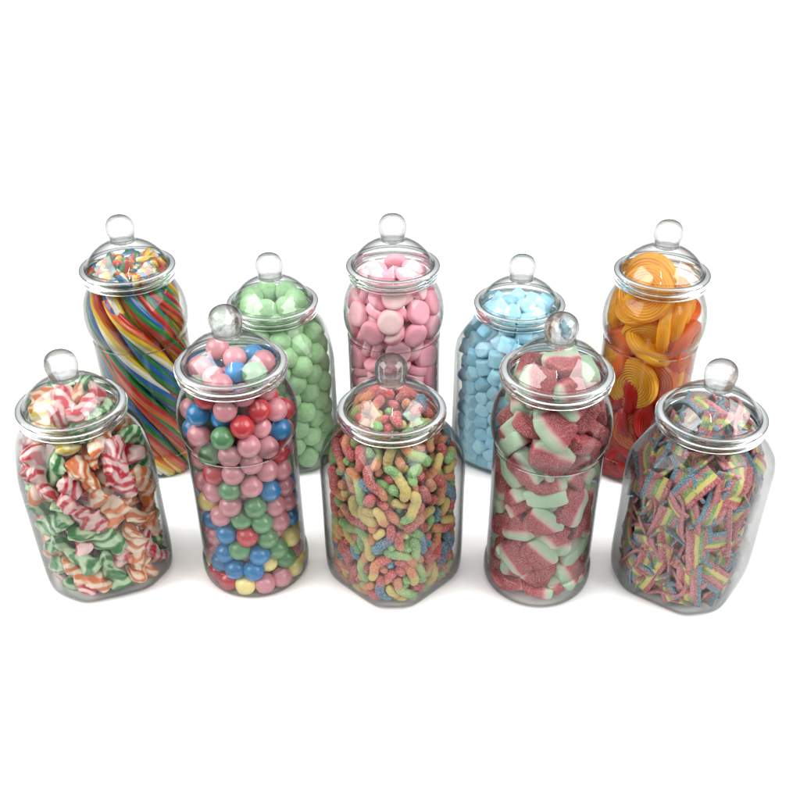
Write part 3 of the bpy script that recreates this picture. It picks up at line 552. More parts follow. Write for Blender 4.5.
    243,-306,49,1904,-142,-553,-61, 244,-109,-330,799,241,556,782, 245,-417,-249,1085,-704,243,-467, 246,265,-196,893,-252,97,174, 
    249,-172,-358,994,-546,32,814, 250,455,-100,861,-12,-571,-20, 251,442,69,577,666,343,395, 253,371,367,375,-772,-248,-342, 
    255,-90,-239,1583,-93,-664,589, 257,-264,-276,153,-462,65,-153, 258,-121,435,1571,676,-88,655, 259,-372,-347,1472,135,-135,-814, 
    260,-150,-431,516,-542,551,321, 262,444,-133,655,257,918,131, 264,337,114,310,103,272,-259, 265,409,200,844,220,-45,199, 
    267,335,-366,1126,1,697,-456, 268,108,68,1882,589,-426,-635, 269,-106,391,1687,34,355,913, 270,202,-3,1735,-84,-56,900, 
    271,-440,-233,794,212,-675,69, 272,-102,-4,1724,-212,-553,-394, 274,108,24,1602,-821,-382,-86, 275,312,-87,292,-732,458,290, 
    276,328,-314,1194,545,212,-771, 277,221,449,836,-330,-440,-291, 278,105,-246,354,-217,-272,930, 279,-476,-22,1061,609,-352,-172, 
    284,189,-390,811,-316,-13,-937, 285,22,-411,185,241,-690,-665, 286,156,-370,275,-204,-320,617, 288,371,-250,1093,-33,405,-587, 
    289,341,-417,1391,-461,315,781, 292,-149,73,1871,-159,-245,-202, 294,-143,-350,1335,467,411,-743, 295,-111,-469,397,6,202,-744, 
    297,-307,-374,387,-206,-441,-341, 299,328,-209,561,157,-102,698, 300,-317,317,1517,-701,217,-668, 301,272,51,545,-509,230,812, 
    302,416,-317,1421,640,-113,694, 305,-172,-430,1295,-288,9,937, 307,6,-299,800,-394,-100,555, 308,-358,-314,1268,-117,-435,449, 
    315,-234,-459,1243,-160,-44,-651, 317,-236,-99,1662,404,237,-828, 318,339,-136,1331,-310,-170,935, 319,332,-203,1363,462,-570,628, 
    320,-442,120,446,-146,130,581, 321,119,-413,1251,-417,-340,-538, 322,369,-338,501,168,-589,-456, 324,-247,-220,1586,120,-314,-630, 
    326,219,-38,1957,256,375,434, 327,-432,-132,609,578,-402,691,
],
  'B5': [
    1,197,-313,853,635,-180,621, 3,-359,-127,1457,-753,106,-572, 4,-133,40,2085,-457,160,22, 5,-211,329,313,-33,-744,-558, 
    6,-140,-160,500,-573,485,-658, 7,-230,62,532,158,718,-606, 8,-243,-111,875,769,524,366, 9,3,-296,310,-335,-475,-326, 10,348,150,572,-579,289,-481, 
    12,-174,-81,2264,-643,611,-406, 13,30,-370,748,552,286,-310, 14,312,178,1428,-552,-117,-776, 15,341,137,1166,-388,-633,547, 
    16,-352,160,1942,-679,-260,490, 17,-36,46,1780,895,-277,-59, 18,115,222,2007,-118,-448,783, 19,48,-260,248,-829,422,366, 
    20,67,-202,1404,801,254,-297, 21,-246,-114,513,198,266,840, 22,-238,-16,194,-42,70,-670, 23,303,-126,2026,438,-540,-573, 
    25,92,-12,1662,530,120,735, 26,-226,16,1389,-295,-934,189, 27,-386,-87,414,-635,-204,741, 28,-7,16,2090,-980,-65,-141, 
    30,246,114,1216,886,102,-316, 31,143,-200,652,-595,424,-586, 33,246,9,853,266,81,710, 35,11,-227,1693,233,81,778, 39,270,41,399,-218,679,295, 
    40,56,-237,394,-877,-343,-262, 42,-97,156,2267,594,449,-529, 44,61,-304,1308,153,-725,614, 45,313,-235,309,-787,141,547, 46,258,-1,84,0,0,-978, 
    49,-355,-60,846,462,356,714, 50,-53,-204,188,208,149,372, 51,-224,-57,1442,-352,-240,263, 52,321,-187,1113,698,-403,-592, 
    54,-266,-141,1090,367,-260,-569, 55,-108,-371,1282,659,-230,23, 56,-169,-133,2157,-892,166,-275, 57,-30,-219,457,277,147,563, 
    58,-61,-191,187,-63,-216,974, 59,-161,227,1567,-549,755,356, 60,366,-128,1673,-175,-651,-43, 62,301,6,1032,423,341,383, 
    63,-26,-208,1736,-545,0,-153, 64,-62,-211,774,-815,41,546, 65,143,356,345,630,501,-486, 66,-226,99,200,-472,842,144, 
    67,146,-191,1932,-624,-318,610, 68,247,274,1667,-258,-758,547, 69,-118,-263,2293,433,-297,135, 71,385,-97,636,-284,648,-431, 
    73,-177,-139,84,0,0,-999, 75,-274,245,983,183,555,-296, 76,-238,-47,398,177,87,948, 78,218,304,389,139,739,591, 79,-102,-3,2069,716,603,254, 
    80,-223,-239,1102,-468,-566,639, 81,190,-243,646,452,11,497, 83,-281,-145,312,242,-433,-244, 84,-112,229,558,524,-776,245, 
    85,-219,-103,680,792,-556,-188, 86,183,168,1959,-946,-319,29, 87,-192,119,1633,598,-769,160, 88,239,79,1679,374,-139,-83, 
    89,230,-1,1230,-4,-627,384, 90,212,-250,339,312,-395,859, 91,-181,-9,1258,-548,749,-320,
],
  'T1': [
    0,189,-80,2408,717,-541,366, 1,60,-97,2410,23,-647,-364, 2,270,-28,2412,-599,-25,-740, 4,175,-229,2408,362,-415,153, 5,-156,-158,2408,47,842,223, 
    6,-336,-75,2408,125,884,7, 8,199,38,2458,617,49,27, 9,-87,55,2447,-70,14,-554, 10,-277,232,2376,651,304,294, 11,-17,-89,2480,19,876,-89, 
    12,281,103,2411,492,120,-842, 13,-295,-170,2376,-199,-923,322, 14,-352,83,2376,-482,-382,490, 15,88,76,2467,-381,-527,133, 
    16,227,253,2404,150,-913,122, 17,241,-270,2376,912,347,78, 18,210,152,2459,166,97,-927, 19,-253,8,2376,778,169,128, 20,-144,59,2376,-772,477,-221, 
    21,-234,143,2376,600,352,363, 22,-124,-257,2376,938,-318,-44, 23,101,-307,2376,440,-194,-353, 24,-206,-298,2376,298,954,40, 
    25,-29,79,2409,-218,850,71, 27,337,-131,2376,-327,478,-672, 28,116,-23,2409,-736,327,-588, 29,26,-10,2411,335,-679,-12, 
    30,28,-161,2376,124,-42,-316, 31,-60,233,2409,-407,-285,-821, 32,-56,341,2376,-88,-27,295, 33,-162,307,2411,-5,809,244, 
    34,66,188,2410,-780,114,-576, 35,339,126,2376,442,636,519, 37,-42,-218,2376,-506,174,-275, 39,241,-134,2376,179,-322,-813, 
    40,-185,129,2453,-708,-342,307, 43,55,-349,2411,719,-90,562, 44,-64,-349,2412,-441,-688,-453, 45,346,11,2409,256,405,-332, 
    46,132,-153,2411,-609,21,-731,
],
}
def unpack(key):
    b = SETTLED[key]; cen, R, ids = [], [], []
    for k in range(0, len(b), 7):
        i, x, y, z = b[k:k+4]; v = [t/1000 for t in b[k+4:k+7]]; w = math.sqrt(max(0, 1-sum(t*t for t in v)))
        cen.append((x/1e3, y/1e3, z/1e3)); R.append(np.array(Quaternion([w]+v).normalized().to_matrix())); ids.append(i)
    return np.array(cen), np.array(R), ids
# inner wall tables (height, radius) for the round and the square jar
HS, HQ = 2.407, 1.95
def dome_tab(H): return [H-.02, H+.05, H+.10, H+.15, H+.17], [.41, .39, .35, .27, .12]
dz, dr = dome_tab(HS)
IN_ROUND = (np.array([0, .03, .08, .26, .33, 1.68, 1.80, 1.92, 2.06, 2.2, 2.3]+dz),
            np.array([.44, .49, .52, .52, .50, .50, .525, .535, .50, .45, .42]+dr))
dz, dr = dome_tab(HQ)
IN_SQ_R = (np.array([0, 1.55, 1.62, 1.72, 1.80, 1.88]+dz), np.array([3, 3, .66, .56, .47, .42]+dr))
IN_SQ_P = (np.array([0, .06, .16, .32, 1.40, 1.55, 1.66, 1.76, 3]), np.array([.52, .555, .585, .60, .60, .585, .54, .5, .5]))

# ------------------------------------------------------------------ camera
F_, PITCH, CH, CX, CY = 965.4, .6681, 6.767, 411.6, 507.8
cam_d = bpy.data.cameras.new('camera'); cam = bpy.data.objects.new('camera', cam_d); C.objects.link(cam)
cam_d.sensor_width = 36; cam_d.lens = F_/800*36
cam_d.shift_x = (400-CX)/800; cam_d.shift_y = (CY-400)/800
cam_d.clip_start = .01; cam_d.clip_end = 100
cam.location = (0, 0, CH*S); cam.rotation_euler = (PI/2-PITCH, 0, 0)
scene.camera = cam

# ------------------------------------------------------------------ placing candies
groups_seen = {}
placed = []; origin = {}          # every candy object
def place_all(jar, cen, R, ids, meshes, namer):
    """jar: dict with x, y, rot, H. meshes: list of (mesh, name, category, description); namer picks one for each candy"""
    Rz = Matrix.Rotation(math.radians(jar['rot']), 4, 'Z')
    T = Matrix.Translation(Vector((jar['x'], jar['y'], 0))*S)
    for i in range(len(cen)):
        me, nm, cat, desc = meshes[namer(ids[i], cen[i])]
        M = Matrix([list(R[i][0])+[0], list(R[i][1])+[0], list(R[i][2])+[0], [0, 0, 0, 1]])
        M.translation = Vector(cen[i])*S
        o = bpy.data.objects.new(nm, me); C.objects.link(o)
        o.matrix_world = T@Rz@M
        w = o.matrix_world.translation/S
        view = math.atan2(w.x-0, w.y)               # bearing from the camera
        ax = math.atan2(jar['x'], jar['y'])
        side = (w.x-jar['x'])*math.cos(ax)-(w.y-jar['y'])*math.sin(ax)
        h = w.z/jar['H']
        tier = ('bottom' if h < .13 else 'low' if h < .33 else 'lower middle' if h < .5 else 'upper middle' if h < .67
                else 'shoulder' if h < .86 else 'neck' if h < .98 else 'lid')
        hs = 'far left' if side < -.33 else 'left' if side < -.12 else 'centre' if side < .12 else 'right' if side < .33 else 'far right'
        o['label'] = f"{desc}, {tier} {hs} {jar['in']}"
        o['category'] = cat; o['group'] = jar['group']
        placed.append(o); origin[o.name] = (jar['key'], ids[i], cen[i], R[i])

JARS = dict(
 J1=dict(x=-3.155, y=7.614, rot=21, t='q'), J2=dict(x=-1.615, y=7.579, rot=12, t='s'), J3=dict(x=-.183, y=7.542, rot=46, t='q'),
 J4=dict(x=1.284, y=7.441, rot=-10, t='s'), J5=dict(x=2.743, y=7.446, rot=-36, t='q'),
 B1=dict(x=-3.011, y=9.616, rot=18, t='s'), B2=dict(x=-1.526, y=9.721, rot=10, t='q'), B3=dict(x=-.198, y=9.652, rot=0, t='s'),
 B4=dict(x=1.182, y=9.683, rot=-33, t='q'), B5=dict(x=2.627, y=9.485, rot=-15, t='s'))
for k_, j in JARS.items(): j['key'] = k_; j['H'] = HS if j['t'] == 's' else HQ
for k, s, g in (('J1', 'in the swirl sweets jar', 'swirl sweets in the front left jar'), ('J2', 'in the mixed gumball jar', 'gumballs in the jar'),
                ('J3', 'in the gummy worm jar', 'sour gummy worms in the jar'), ('J4', 'in the melon slice jar', 'sugared melon slices in the jar'),
                ('J5', 'in the rainbow belt jar', 'sour rainbow belts in the jar'), ('B1', 'in the twisted rope jar', 'rainbow candy ropes in the jar'),
                ('B2', 'in the green bonbon jar', 'green bonbons in the jar'), ('B3', 'in the pink disc jar', 'pink disc sweets in the jar'),
                ('B4', 'in the blue sweets jar', 'blue chalky sweets in the jar'), ('B5', 'in the jelly wheel jar', 'jelly wheels in the jar')):
    JARS[k]['in'] = s; JARS[k]['group'] = g

def one(n): return np.zeros((n, 1, 3))
def weighted(seed, w):
    idx = list(range(len(w)))
    return lambda i, c: random.Random(seed*1000+i).choices(idx, w)[0]

# --- J2 gumballs
V, F = superellipsoid(.107, .107, .107, 1, 1, 24, 36, lambda V: fuzz(V, .0045, 12, 2))
gb = [('pink', srgb(238, 158, 168)), ('red', srgb(220, 62, 72)), ('blue', srgb(40, 142, 206)), ('green', srgb(108, 168, 112)), ('yellow', pale(246, 228, 150))]
MS = [(mesh_np('gumball', V, F, mat_gumball('gumball_'+n, c)), 'gumball', 'gumball', f'shiny {n} round gumball') for n, c in gb]
cen, R, ids = get_pack('J2', 238, one(238), .106, 3, (IN_ROUND, None), 2.55, zmin=.02)
rs2 = random.Random(5)
def gum_pick(i, c):
    z = c[2]
    if z > 1.75: w = [4.4, 1.3, 2.0, 2.3, .2]
    elif z > 1.35: w = [6, 1.1, 1.5, 2.0, .5]
    elif z > .95: w = [5, .5, 1.5, 3.0, .3]
    elif z > .5: w = [6, .5, 1.6, 2.5, .3]
    else: w = [1.3, 1.2, 2.2, 1.6, 2.2]
    return random.Random(5000+i).choices(range(5), w)[0]
place_all(JARS['J2'], cen, R, ids, MS, gum_pick)

# --- B2 green bonbons
m = mat_chalk('bonbon_green', pale(152, 200, 144), pale(196, 228, 188))
MS = []
for s in range(3):
    V, F = superellipsoid(.128, .128, .124, 1, 1, 20, 30, lambda V, s=s: fuzz(V, .012, 9, s))
    MS.append((mesh_np('bonbon', V, F, m), 'bonbon', 'bonbon', 'matt green round bonbon'))
cen, R, ids = get_pack('B2', 176, one(176), .127, 11, (IN_SQ_R, IN_SQ_P), 2.05, square=True, zmin=.04, pad=.02)
R = np.array([np.array(Quaternion((random.Random(i).gauss(0, 1), random.Random(i+999).gauss(0, 1), random.Random(i+77).gauss(0, 1), 1)).normalized().to_matrix()) for i in range(len(cen))])
place_all(JARS['B2'], cen, R, ids, MS, weighted(1, [1, 1, 1]))

# --- B3 pink discs
def dish(V):
    V = V.copy(); r = np.hypot(V[:, 0], V[:, 1])
    V[:, 2] *= 1-.18*np.exp(-(r/.09)**2); return V
pk = mat_two_tone('disc_pink', pale(250, 168, 186), pale(252, 216, 214)); pk2 = mat_two_tone('disc_pale', pale(252, 188, 200), pale(255, 230, 224))
cr = mat_chalk('disc_cream', srgb(255, 226, 206), srgb(255, 240, 224))
MS = []
for s, (m, d) in enumerate(((pk, 'rose pink round disc sweet'), (pk2, 'paler pink round disc sweet'), (cr, 'cream coloured round disc sweet'))):
    V, F = superellipsoid(.140, .136, .062, .62, 1, 20, 36, lambda V, s=s: fuzz(dish(V), .01, 8, s))
    MS.append((mesh_np('disc_sweet', V, F, m), 'disc_sweet', 'sweet', d))
k = 7; a = np.arange(k)*2*PI/k
Q1 = np.vstack([np.stack([.081*np.cos(a), .081*np.sin(a), 0*a], 1), [[0, 0, 0]]])
n = 272; cen, R, ids = get_pack('B3', n, np.repeat(Q1[None], n, 0), .058, 21, (IN_ROUND, None), 2.55, zmin=.03, pad=.01)
place_all(JARS['B3'], cen, R, ids, MS, weighted(2, [6, 4, .25]))

# --- B4 blue pillows
m1 = mat_chalk('pillow_blue', pale(156, 216, 236), pale(202, 238, 248)); m2 = mat_chalk('pillow_blue_deep', pale(140, 204, 228), pale(184, 228, 242))
MS = []
for s, m in enumerate((m1, m2, m1)):
    V, F = superellipsoid(.090, .084, .088, .30, .85 if s else 1.0, 18, 24, lambda V, s=s: fuzz(V, .010, 11, s))
    MS.append((mesh_np('chalk_sweet', V, F, m), 'chalk_sweet', 'sweet', 'stubby pale blue chalky sweet' if s != 1 else 'stubby deeper blue chalky sweet'))
Q1 = np.array([[0, 0, -.022], [0, 0, .022]])
n = 430; cen, R, ids = get_pack('B4', n, np.repeat(Q1[None], n, 0), .083, 31, (IN_SQ_R, IN_SQ_P), 2.05, square=True, zmin=.04, pad=.022)
place_all(JARS['B4'], cen, R, ids, MS, weighted(3, [1, 1, 1]))

# --- J4 melon slices
def melon_warp(s):
    def f(V):
        V = V.copy(); t = (V[:, 1]+.15)/.30
        V[:, 0] *= 1.0-(.22+.12*s)*t
        V[:, 2] *= .82+.34*(1-t)
        V[:, 1] += .05*(1-t)*(-(V[:, 0]/.2)**2+.4)*-1
        V[:, 2] += .05*V[:, 0]*(1 if s else -1)
        V = fuzz(V, .030, 6, s); return fuzz(V, .010, 17, s+5)
    return f
m = mat_melon('melon_sugared')
MS = []
for s in range(3):
    V, F = superellipsoid(.208, .145, .076, .32, .34, 26, 40, melon_warp(s))
    MS.append((mesh_np('melon_slice', V, F, m), 'melon_slice', 'gummy sweet', 'sugared red slice with green rind'))
Q1 = np.array([[x, y, 0] for x in (-.135, -.045, .045, .135) for y in (-.070, .050)]); Q1[1::2, 0] *= .8
n = 136; cen, R, ids = get_pack('J4', n, np.repeat(Q1[None], n, 0), .068, 41, (IN_ROUND, None), 2.55, zmin=.12, pad=.030)
place_all(JARS['J4'], cen, R, ids, MS, weighted(4, [1, 1, 1]))

# --- J3 gummy worms
def worm(bend, s, length=.37, rad=.052):
    nu, nv = 44, 14; V = []; t_ = []
    pts = []
    for i in range(nu):
        t = i/(nu-1); x = (t-.5)*length
        pts.append((x, bend*(4*(t-.5)**2-.35)*length*.5+.012*math.sin(t*9+s), .018*math.sin(t*7+2*s)))
    pts = np.array(pts); tan = np.gradient(pts, axis=0); tan /= np.linalg.norm(tan, axis=1, keepdims=True)
    for i in range(nu):
        t = i/(nu-1); e = min(t, 1-t)*length
        r = rad*(math.sqrt(max(0, 1-(1-min(1, e/rad))**2)))*(1+.045*math.sin(t*2*PI*8)) * (1.06-.22*t)
        r = max(r, .001)
        up = np.array([0, 0, 1.]); b = np.cross(tan[i], up); b /= np.linalg.norm(b); u = np.cross(b, tan[i])
        for j in range(nv):
            a = 2*PI*j/nv; V.append(pts[i]+r*(b*math.cos(a)+u*math.sin(a)*.9)); t_.append(t)
    F = grid_faces(nu, nv); F.append(tuple(range(nv))[::-1]); F.append(tuple((nu-1)*nv+j for j in range(nv)))
    idx = np.linspace(3, nu-4, 5).astype(int)
    return np.array(V), F, t_, pts[idx]
wr, wo, wy, wg, wb, wl = srgb(216, 78, 74), srgb(234, 144, 80), srgb(234, 208, 106), srgb(136, 194, 102), srgb(62, 142, 166), srgb(184, 214, 128)
WM = [(mat_worm('worm_red_yellow', [wr, wo, wy]), 'red to yellow'), (mat_worm('worm_green_orange', [wg, wl, wo]), 'green and orange'),
      (mat_worm('worm_blue_red', [wb, srgb(90, 120, 160), wr]), 'blue and red'), (mat_worm('worm_yellow_green', [wy, wy, wg]), 'yellow and green'),
      (mat_worm('worm_red_orange', [wr, wr, wo]), 'red and orange'), (mat_worm('worm_blue_green', [wb, wb, wg]), 'blue and green')]
shapes = [worm(b, s) for s, b in enumerate((.05, .30, -.22, .50))]
MS = []; QS = []
for m, d in WM:
    for s, (V, F, t_, q) in enumerate(shapes):
        MS.append((mesh_np('gummy_worm', V, F, m, attrs={'along': t_}), 'gummy_worm', 'gummy worm',
                   f"sugared {d} {'nearly straight' if s == 0 else 'curved'} worm")); QS.append(q)
n = 600; rs = np.random.RandomState(5)
pick = rs.choice(len(MS), n, p=np.repeat(np.array([1.5, 1.3, .60, .9, 1.6, .3])/6/4, 4)/np.repeat(np.array([1.5, 1.3, .60, .9, 1.6, .3])/6/4, 4).sum())
cen, R, ids = get_pack('J3', n, np.array([QS[p] for p in pick]), .051, 51, (IN_SQ_R, IN_SQ_P), 2.05, square=True, zmin=.04, pad=.016)
place_all(JARS['J3'], cen, R, ids, MS, lambda i, c: pick[i])

# --- J1 swirl sweets
def taffy(s, length=.56):
    rs = random.Random(s+40); nu, nv = 54, 30; V = []
    ph = [rs.uniform(0, 6) for _ in range(6)]; lob = rs.choice((3, 4)); tw = rs.uniform(1.2, 2.6)*rs.choice((-1, 1))
    pts = []
    for i in range(nu):
        t = i/(nu-1)
        pts.append(((t-.5)*length, .035*math.sin(t*3.4+ph[0]), .03*math.sin(t*4+ph[1])))
    bumps = rs.choice((3, 4)); spin = rs.uniform(2.2, 3.6)*rs.choice((-1, 1))
    for i in range(nu):
        t = i/(nu-1); e = min(t, 1-t)*length
        env = math.sqrt(max(0, 1-(1-min(1, e/.07))**2))
        w1 = .136*env*(.86+.20*math.cos(2*PI*bumps*t+ph[2])); w2 = .064*env*(1+.14*math.cos(2*PI*bumps*t+ph[2]+1.5))
        sa, ca = math.sin(spin*t+ph[3]), math.cos(spin*t+ph[3])
        for j in range(nv):
            a = 2*PI*j/nv; k = 1+.06*math.cos(5*a+9*t+ph[4])+.05*math.cos(9*a-14*t+ph[5])
            u, v = w1*k*math.cos(a)+.0005*math.cos(a), w2*k*math.sin(a)+.0005*math.sin(a)
            V.append((pts[i][0]+.018*env*math.sin(2*a+ph[5]), pts[i][1]+u*ca-v*sa, pts[i][2]+u*sa+v*ca))
    F = grid_faces(nu, nv); F.append(tuple(range(nv))[::-1]); F.append(tuple((nu-1)*nv+j for j in range(nv)))
    idx = np.linspace(7, nu-8, 4).astype(int)
    return np.array(V), F, np.array(pts)[idx]
wh = srgb(240, 226, 206)
TM = [(mat_taffy('swirl_red', srgb(208, 44, 62), srgb(246, 208, 204)), 'red and white'), (mat_taffy('swirl_green', srgb(46, 132, 64), srgb(200, 230, 184)), 'green and white'),
      (mat_taffy('swirl_orange', srgb(232, 122, 54), srgb(252, 226, 198)), 'orange and white'), (mat_taffy('swirl_yellow', srgb(214, 190, 70), srgb(238, 228, 180)), 'yellow and white'),
      (mat_taffy('swirl_teal', srgb(50, 130, 140), srgb(120, 176, 176)), 'teal')]
shapes = [taffy(s) for s in range(4)]
MS = []; QS = []
for m, d in TM:
    for V, F, q in shapes:
        MS.append((mesh_np('swirl_sweet', V, F, m), 'swirl_sweet', 'sweet', f'{d} lumpy swirled sweet')); QS.append(q)
n = 124; rs = np.random.RandomState(8); pw = np.repeat([1.6, 1.5, 1.35, .2, .04], 4); pick = rs.choice(len(MS), n, p=pw/pw.sum())
cen, R, ids = get_pack('J1', n, np.array([QS[p] for p in pick]), .094, 61, (IN_SQ_R, IN_SQ_P), 2.05, square=True, zmin=.05, pad=.022, flat=.22)
place_all(JARS['J1'], cen, R, ids, MS, lambda i, c: pick[i])

# --- J5 rainbow belts
def belt(s, length=.60, width=.235, th=.026):
    rs = random.Random(s+90); nu = 40; ang = [rs.uniform(-.6, .6), rs.uniform(-1.2, 1.2), rs.uniform(-.9, .9)]
    tw = rs.uniform(-1.2, 1.2)
    p = np.zeros((nu, 3)); th_a = 0; T = []
    ds = length/(nu-1)
    for i in range(nu):
        t = i/(nu-1); k = ang[0]+ang[1]*math.sin(t*PI*2)+ang[2]*math.sin(t*PI*3.3+1)
        th_a += k*ds*5.0
        T.append((math.cos(th_a), 0, math.sin(th_a)))
        if i: p[i] = p[i-1]+np.array(T[-1])*ds
    p -= p.mean(0); T = np.array(T)
    V = []; ac = []
    prof = [(-.5, -.3), (-.46, -.5)]+[(x, -.5) for x in np.linspace(-.35, .35, 5)]+[(.46, -.5), (.5, -.3), (.5, .3), (.46, .5)]+[(x, .5) for x in np.linspace(.35, -.35, 5)]+[(-.46, .5), (-.5, .3)]
    q = []
    for i in range(nu):
        t = i/(nu-1); n_ = np.array([-T[i][2], 0, T[i][0]]); b = np.array([0, 1., 0]); a = tw*(t-.5)
        b2 = b*math.cos(a)+n_*math.sin(a); n2 = n_*math.cos(a)-b*math.sin(a)
        for u, v in prof:
            V.append(p[i]+b2*u*width+n2*(v*th+.10*width*(u*u)*math.sin(t*5+s))); ac.append(u+.5)
        if i in (2, 11, 20, 28, 37): q += [p[i]+b2*.3*width, p[i]-b2*.3*width]
    nv = len(prof); F = grid_faces(nu, nv); F.append(tuple(range(nv))[::-1]); F.append(tuple((nu-1)*nv+j for j in range(nv)))
    return np.array(V), F, ac, np.array(q)
br, bp, by, bg, bb = srgb(196, 74, 84), srgb(214, 116, 122), srgb(226, 214, 96), srgb(122, 170, 80), srgb(82, 136, 158)
bm_ = [mat_belt('belt_rainbow', [bp, br, by, bg, srgb(190, 108, 104), bb]), mat_belt('belt_dusky', [bb, srgb(196, 110, 114), bg, by, br])]
MS = []; QS = []
for s in range(9):
    V, F, ac, q = belt(s); MS.append((mesh_np('rainbow_belt', V, F, bm_[0 if s % 3 else 1], attrs={'across': ac}), 'rainbow_belt', 'candy belt', f"{'tightly bent' if s in (2, 5) else 'wavy'} sugared rainbow striped belt")); QS.append(q)
n = 330; rs = np.random.RandomState(3); pick = rs.choice(9, n)
cen, R, ids = get_pack('J5', n, np.array([QS[p] for p in pick]), .037, 71, (IN_SQ_R, IN_SQ_P), 2.08, square=True, zmin=.05, pad=.028, flat=.45, g=.00018)
place_all(JARS['J5'], cen, R, ids, MS, lambda i, c: pick[i])

# --- B5 jelly wheels
def wheel(s, rad=.30, h=.060):
    nr, nv = 66, 80; V = [(0, 0, h*.55)]
    pit = .030
    def z(r, a):
        w = abs(math.sin(PI*(r/pit-a/(2*PI))))
        edge = math.sqrt(max(0, 1-max(0, (r-rad+.035)/.035)**2))
        return (h*(.74+.10*math.cos(r*30))+.017*w)*edge
    rs_ = np.linspace(rad/nr, rad, nr)
    for sgn in (1, -1):
        if sgn < 0: V.append((0, 0, -h*.55))
        for r in (rs_ if sgn > 0 else rs_[:-1]):
            for j in range(nv):
                a = 2*PI*j/nv; V.append((r*math.cos(a), r*math.sin(a), sgn*z(r, a)))
    F = [(0, 1+j, 1+(j+1) % nv) for j in range(nv)]
    F += [tuple(x+1 for x in f) for f in grid_faces(nr, nv, flip=True)]
    o = 1+nr*nv
    F += [(o, o+1+(j+1) % nv, o+1+j) for j in range(nv)]
    F += [tuple(x+o+1 for x in f) for f in grid_faces(nr-1, nv)]
    e1 = 1+(nr-1)*nv; e2 = o+1+(nr-2)*nv
    F += [(e1+j, e2+j, e2+(j+1) % nv, e1+(j+1) % nv) for j in range(nv)]
    V = np.array(V); V[:, 2] += .10*V[:, 0]**2*(1 if s else -1)*3
    return V, F
WL = [('orange', rgb(.88, .29, .05), rgb(.76, .17, .025)), ('yellow', rgb(.92, .60, .06), rgb(.86, .45, .04)), ('red', rgb(.66, .03, .018), rgb(.48, .014, .010)),
      ('pink', srgb(214, 70, 120), srgb(170, 40, 90)), ('green', srgb(96, 140, 60), srgb(60, 96, 40))]
MS = []
for nme, c, d in WL:
    for s in range(2):
        V, F = wheel(s); MS.append((mesh_np('jelly_wheel', V, F, mat_wheel('jelly_'+nme, c, d)), 'jelly_wheel', 'jelly sweet', f'translucent {nme} coiled jelly wheel'))
a = np.arange(9)*2*PI/9; b = np.arange(4)*PI/2
Q1 = np.vstack([np.stack([.24*np.cos(a), .24*np.sin(a), 0*a], 1), np.stack([.1*np.cos(b), .1*np.sin(b), 0*b], 1)])
n = 92; cen, R, ids = get_pack('B5', n, np.repeat(Q1[None], n, 0), .054, 84, (IN_ROUND, None), 2.55, zmin=.03)
rs5 = random.Random(4)
def wheel_pick(i, c):
    z = c[2]; rs5 = random.Random(900+i)
    if z > 2.05: k = rs5.choices((0, 1), (1, 1.7))[0]
    elif z > 1.55: k = 3 if c[0] < -.28 and rs5.random() < .5 else rs5.choices((0, 1), (1.6, 1))[0]
    elif z > 1.15: k = rs5.choices((0, 1), (1.6, 1))[0]
    else: k = rs5.choices((0, 1, 2), (.5, .05, 4.5))[0]
    return 2*k+(i % 2)
place_all(JARS['B5'], cen, R, ids, MS, wheel_pick)

# --- B1 rainbow ropes
RC = [mat_gloss('rope_'+n, c) for n, c in (('white', srgb(240, 234, 212)), ('yellow', srgb(244, 208, 44)), ('orange', srgb(226, 110, 38)), ('red', srgb(204, 40, 38)), ('green', srgb(34, 136, 52)), ('blue', srgb(22, 104, 178)))]
SO = [0, 1, 2, 3, 4, 5, 4, 5]
def rope(a0, turn, r0, rr, seed, top, jar, lean=0.0):
    rs = random.Random(seed); nu, per, st = 110, 5, 8; nv = per*st
    P = []
    for i in range(nu):
        t = i/(nu-1); z = .06+(top-.06)*t
        lim = float(np.interp(z, *IN_ROUND))-rr*.95-.004
        r = min(r0+.035*math.sin(t*5+seed), lim)
        a = a0+turn*(t**1.0)+.10*math.sin(t*6+seed*1.7)
        P.append((r*math.cos(a), r*math.sin(a), z))
    P = np.array(P); T = np.gradient(P, axis=0); T /= np.linalg.norm(T, axis=1, keepdims=True)
    V = []; ph = rs.uniform(0, 6); tw = rs.uniform(.5, 1.3)
    u = np.cross(T[0], [0, 0, 1.]); u /= np.linalg.norm(u)
    for i in range(nu):
        t = i/(nu-1)
        u = u-T[i]*u.dot(T[i]); u /= np.linalg.norm(u); v = np.cross(T[i], u)
        for j in range(nv):
            f = (j % per)/per; a = 2*PI*j/nv+ph-tw*2*PI*t
            rad = rr*(.74+.26*math.sqrt(abs(math.sin(PI*(f+.5/per)))))
            V.append(P[i]+rad*(u*math.cos(a)+v*math.sin(a)))
    F = grid_faces(nu, nv); mi = [SO[(k % nv)//per] for k in range(len(F))]
    # cut ends, one coloured wedge per strand
    base = len(V); V.append(P[0]); V.append(P[-1]+T[-1]*.012)
    for j in range(nv):
        F.append((base, (j+1) % nv, j)); mi.append(SO[j//per])
        F.append((base+1, (nu-1)*nv+j, (nu-1)*nv+(j+1) % nv)); mi.append(SO[j//per])
    me = mesh_np('candy_rope', V, F, RC, mi=mi)
    o = bpy.data.objects.new('candy_rope', me); C.objects.link(o)
    o.matrix_world = Matrix.Translation(Vector((jar['x'], jar['y'], 0))*S)@Matrix.Rotation(math.radians(jar['rot']), 4, 'Z')
    return o
jb = JARS['B1']; k = 0
side_of = lambda a: 'front left' if -150 < a <= -100 else 'front' if -100 < a <= -60 else 'front right' if -60 < a <= 0 else 'right' if 0 < a < 70 else 'back' if 70 <= a < 130 else 'left'
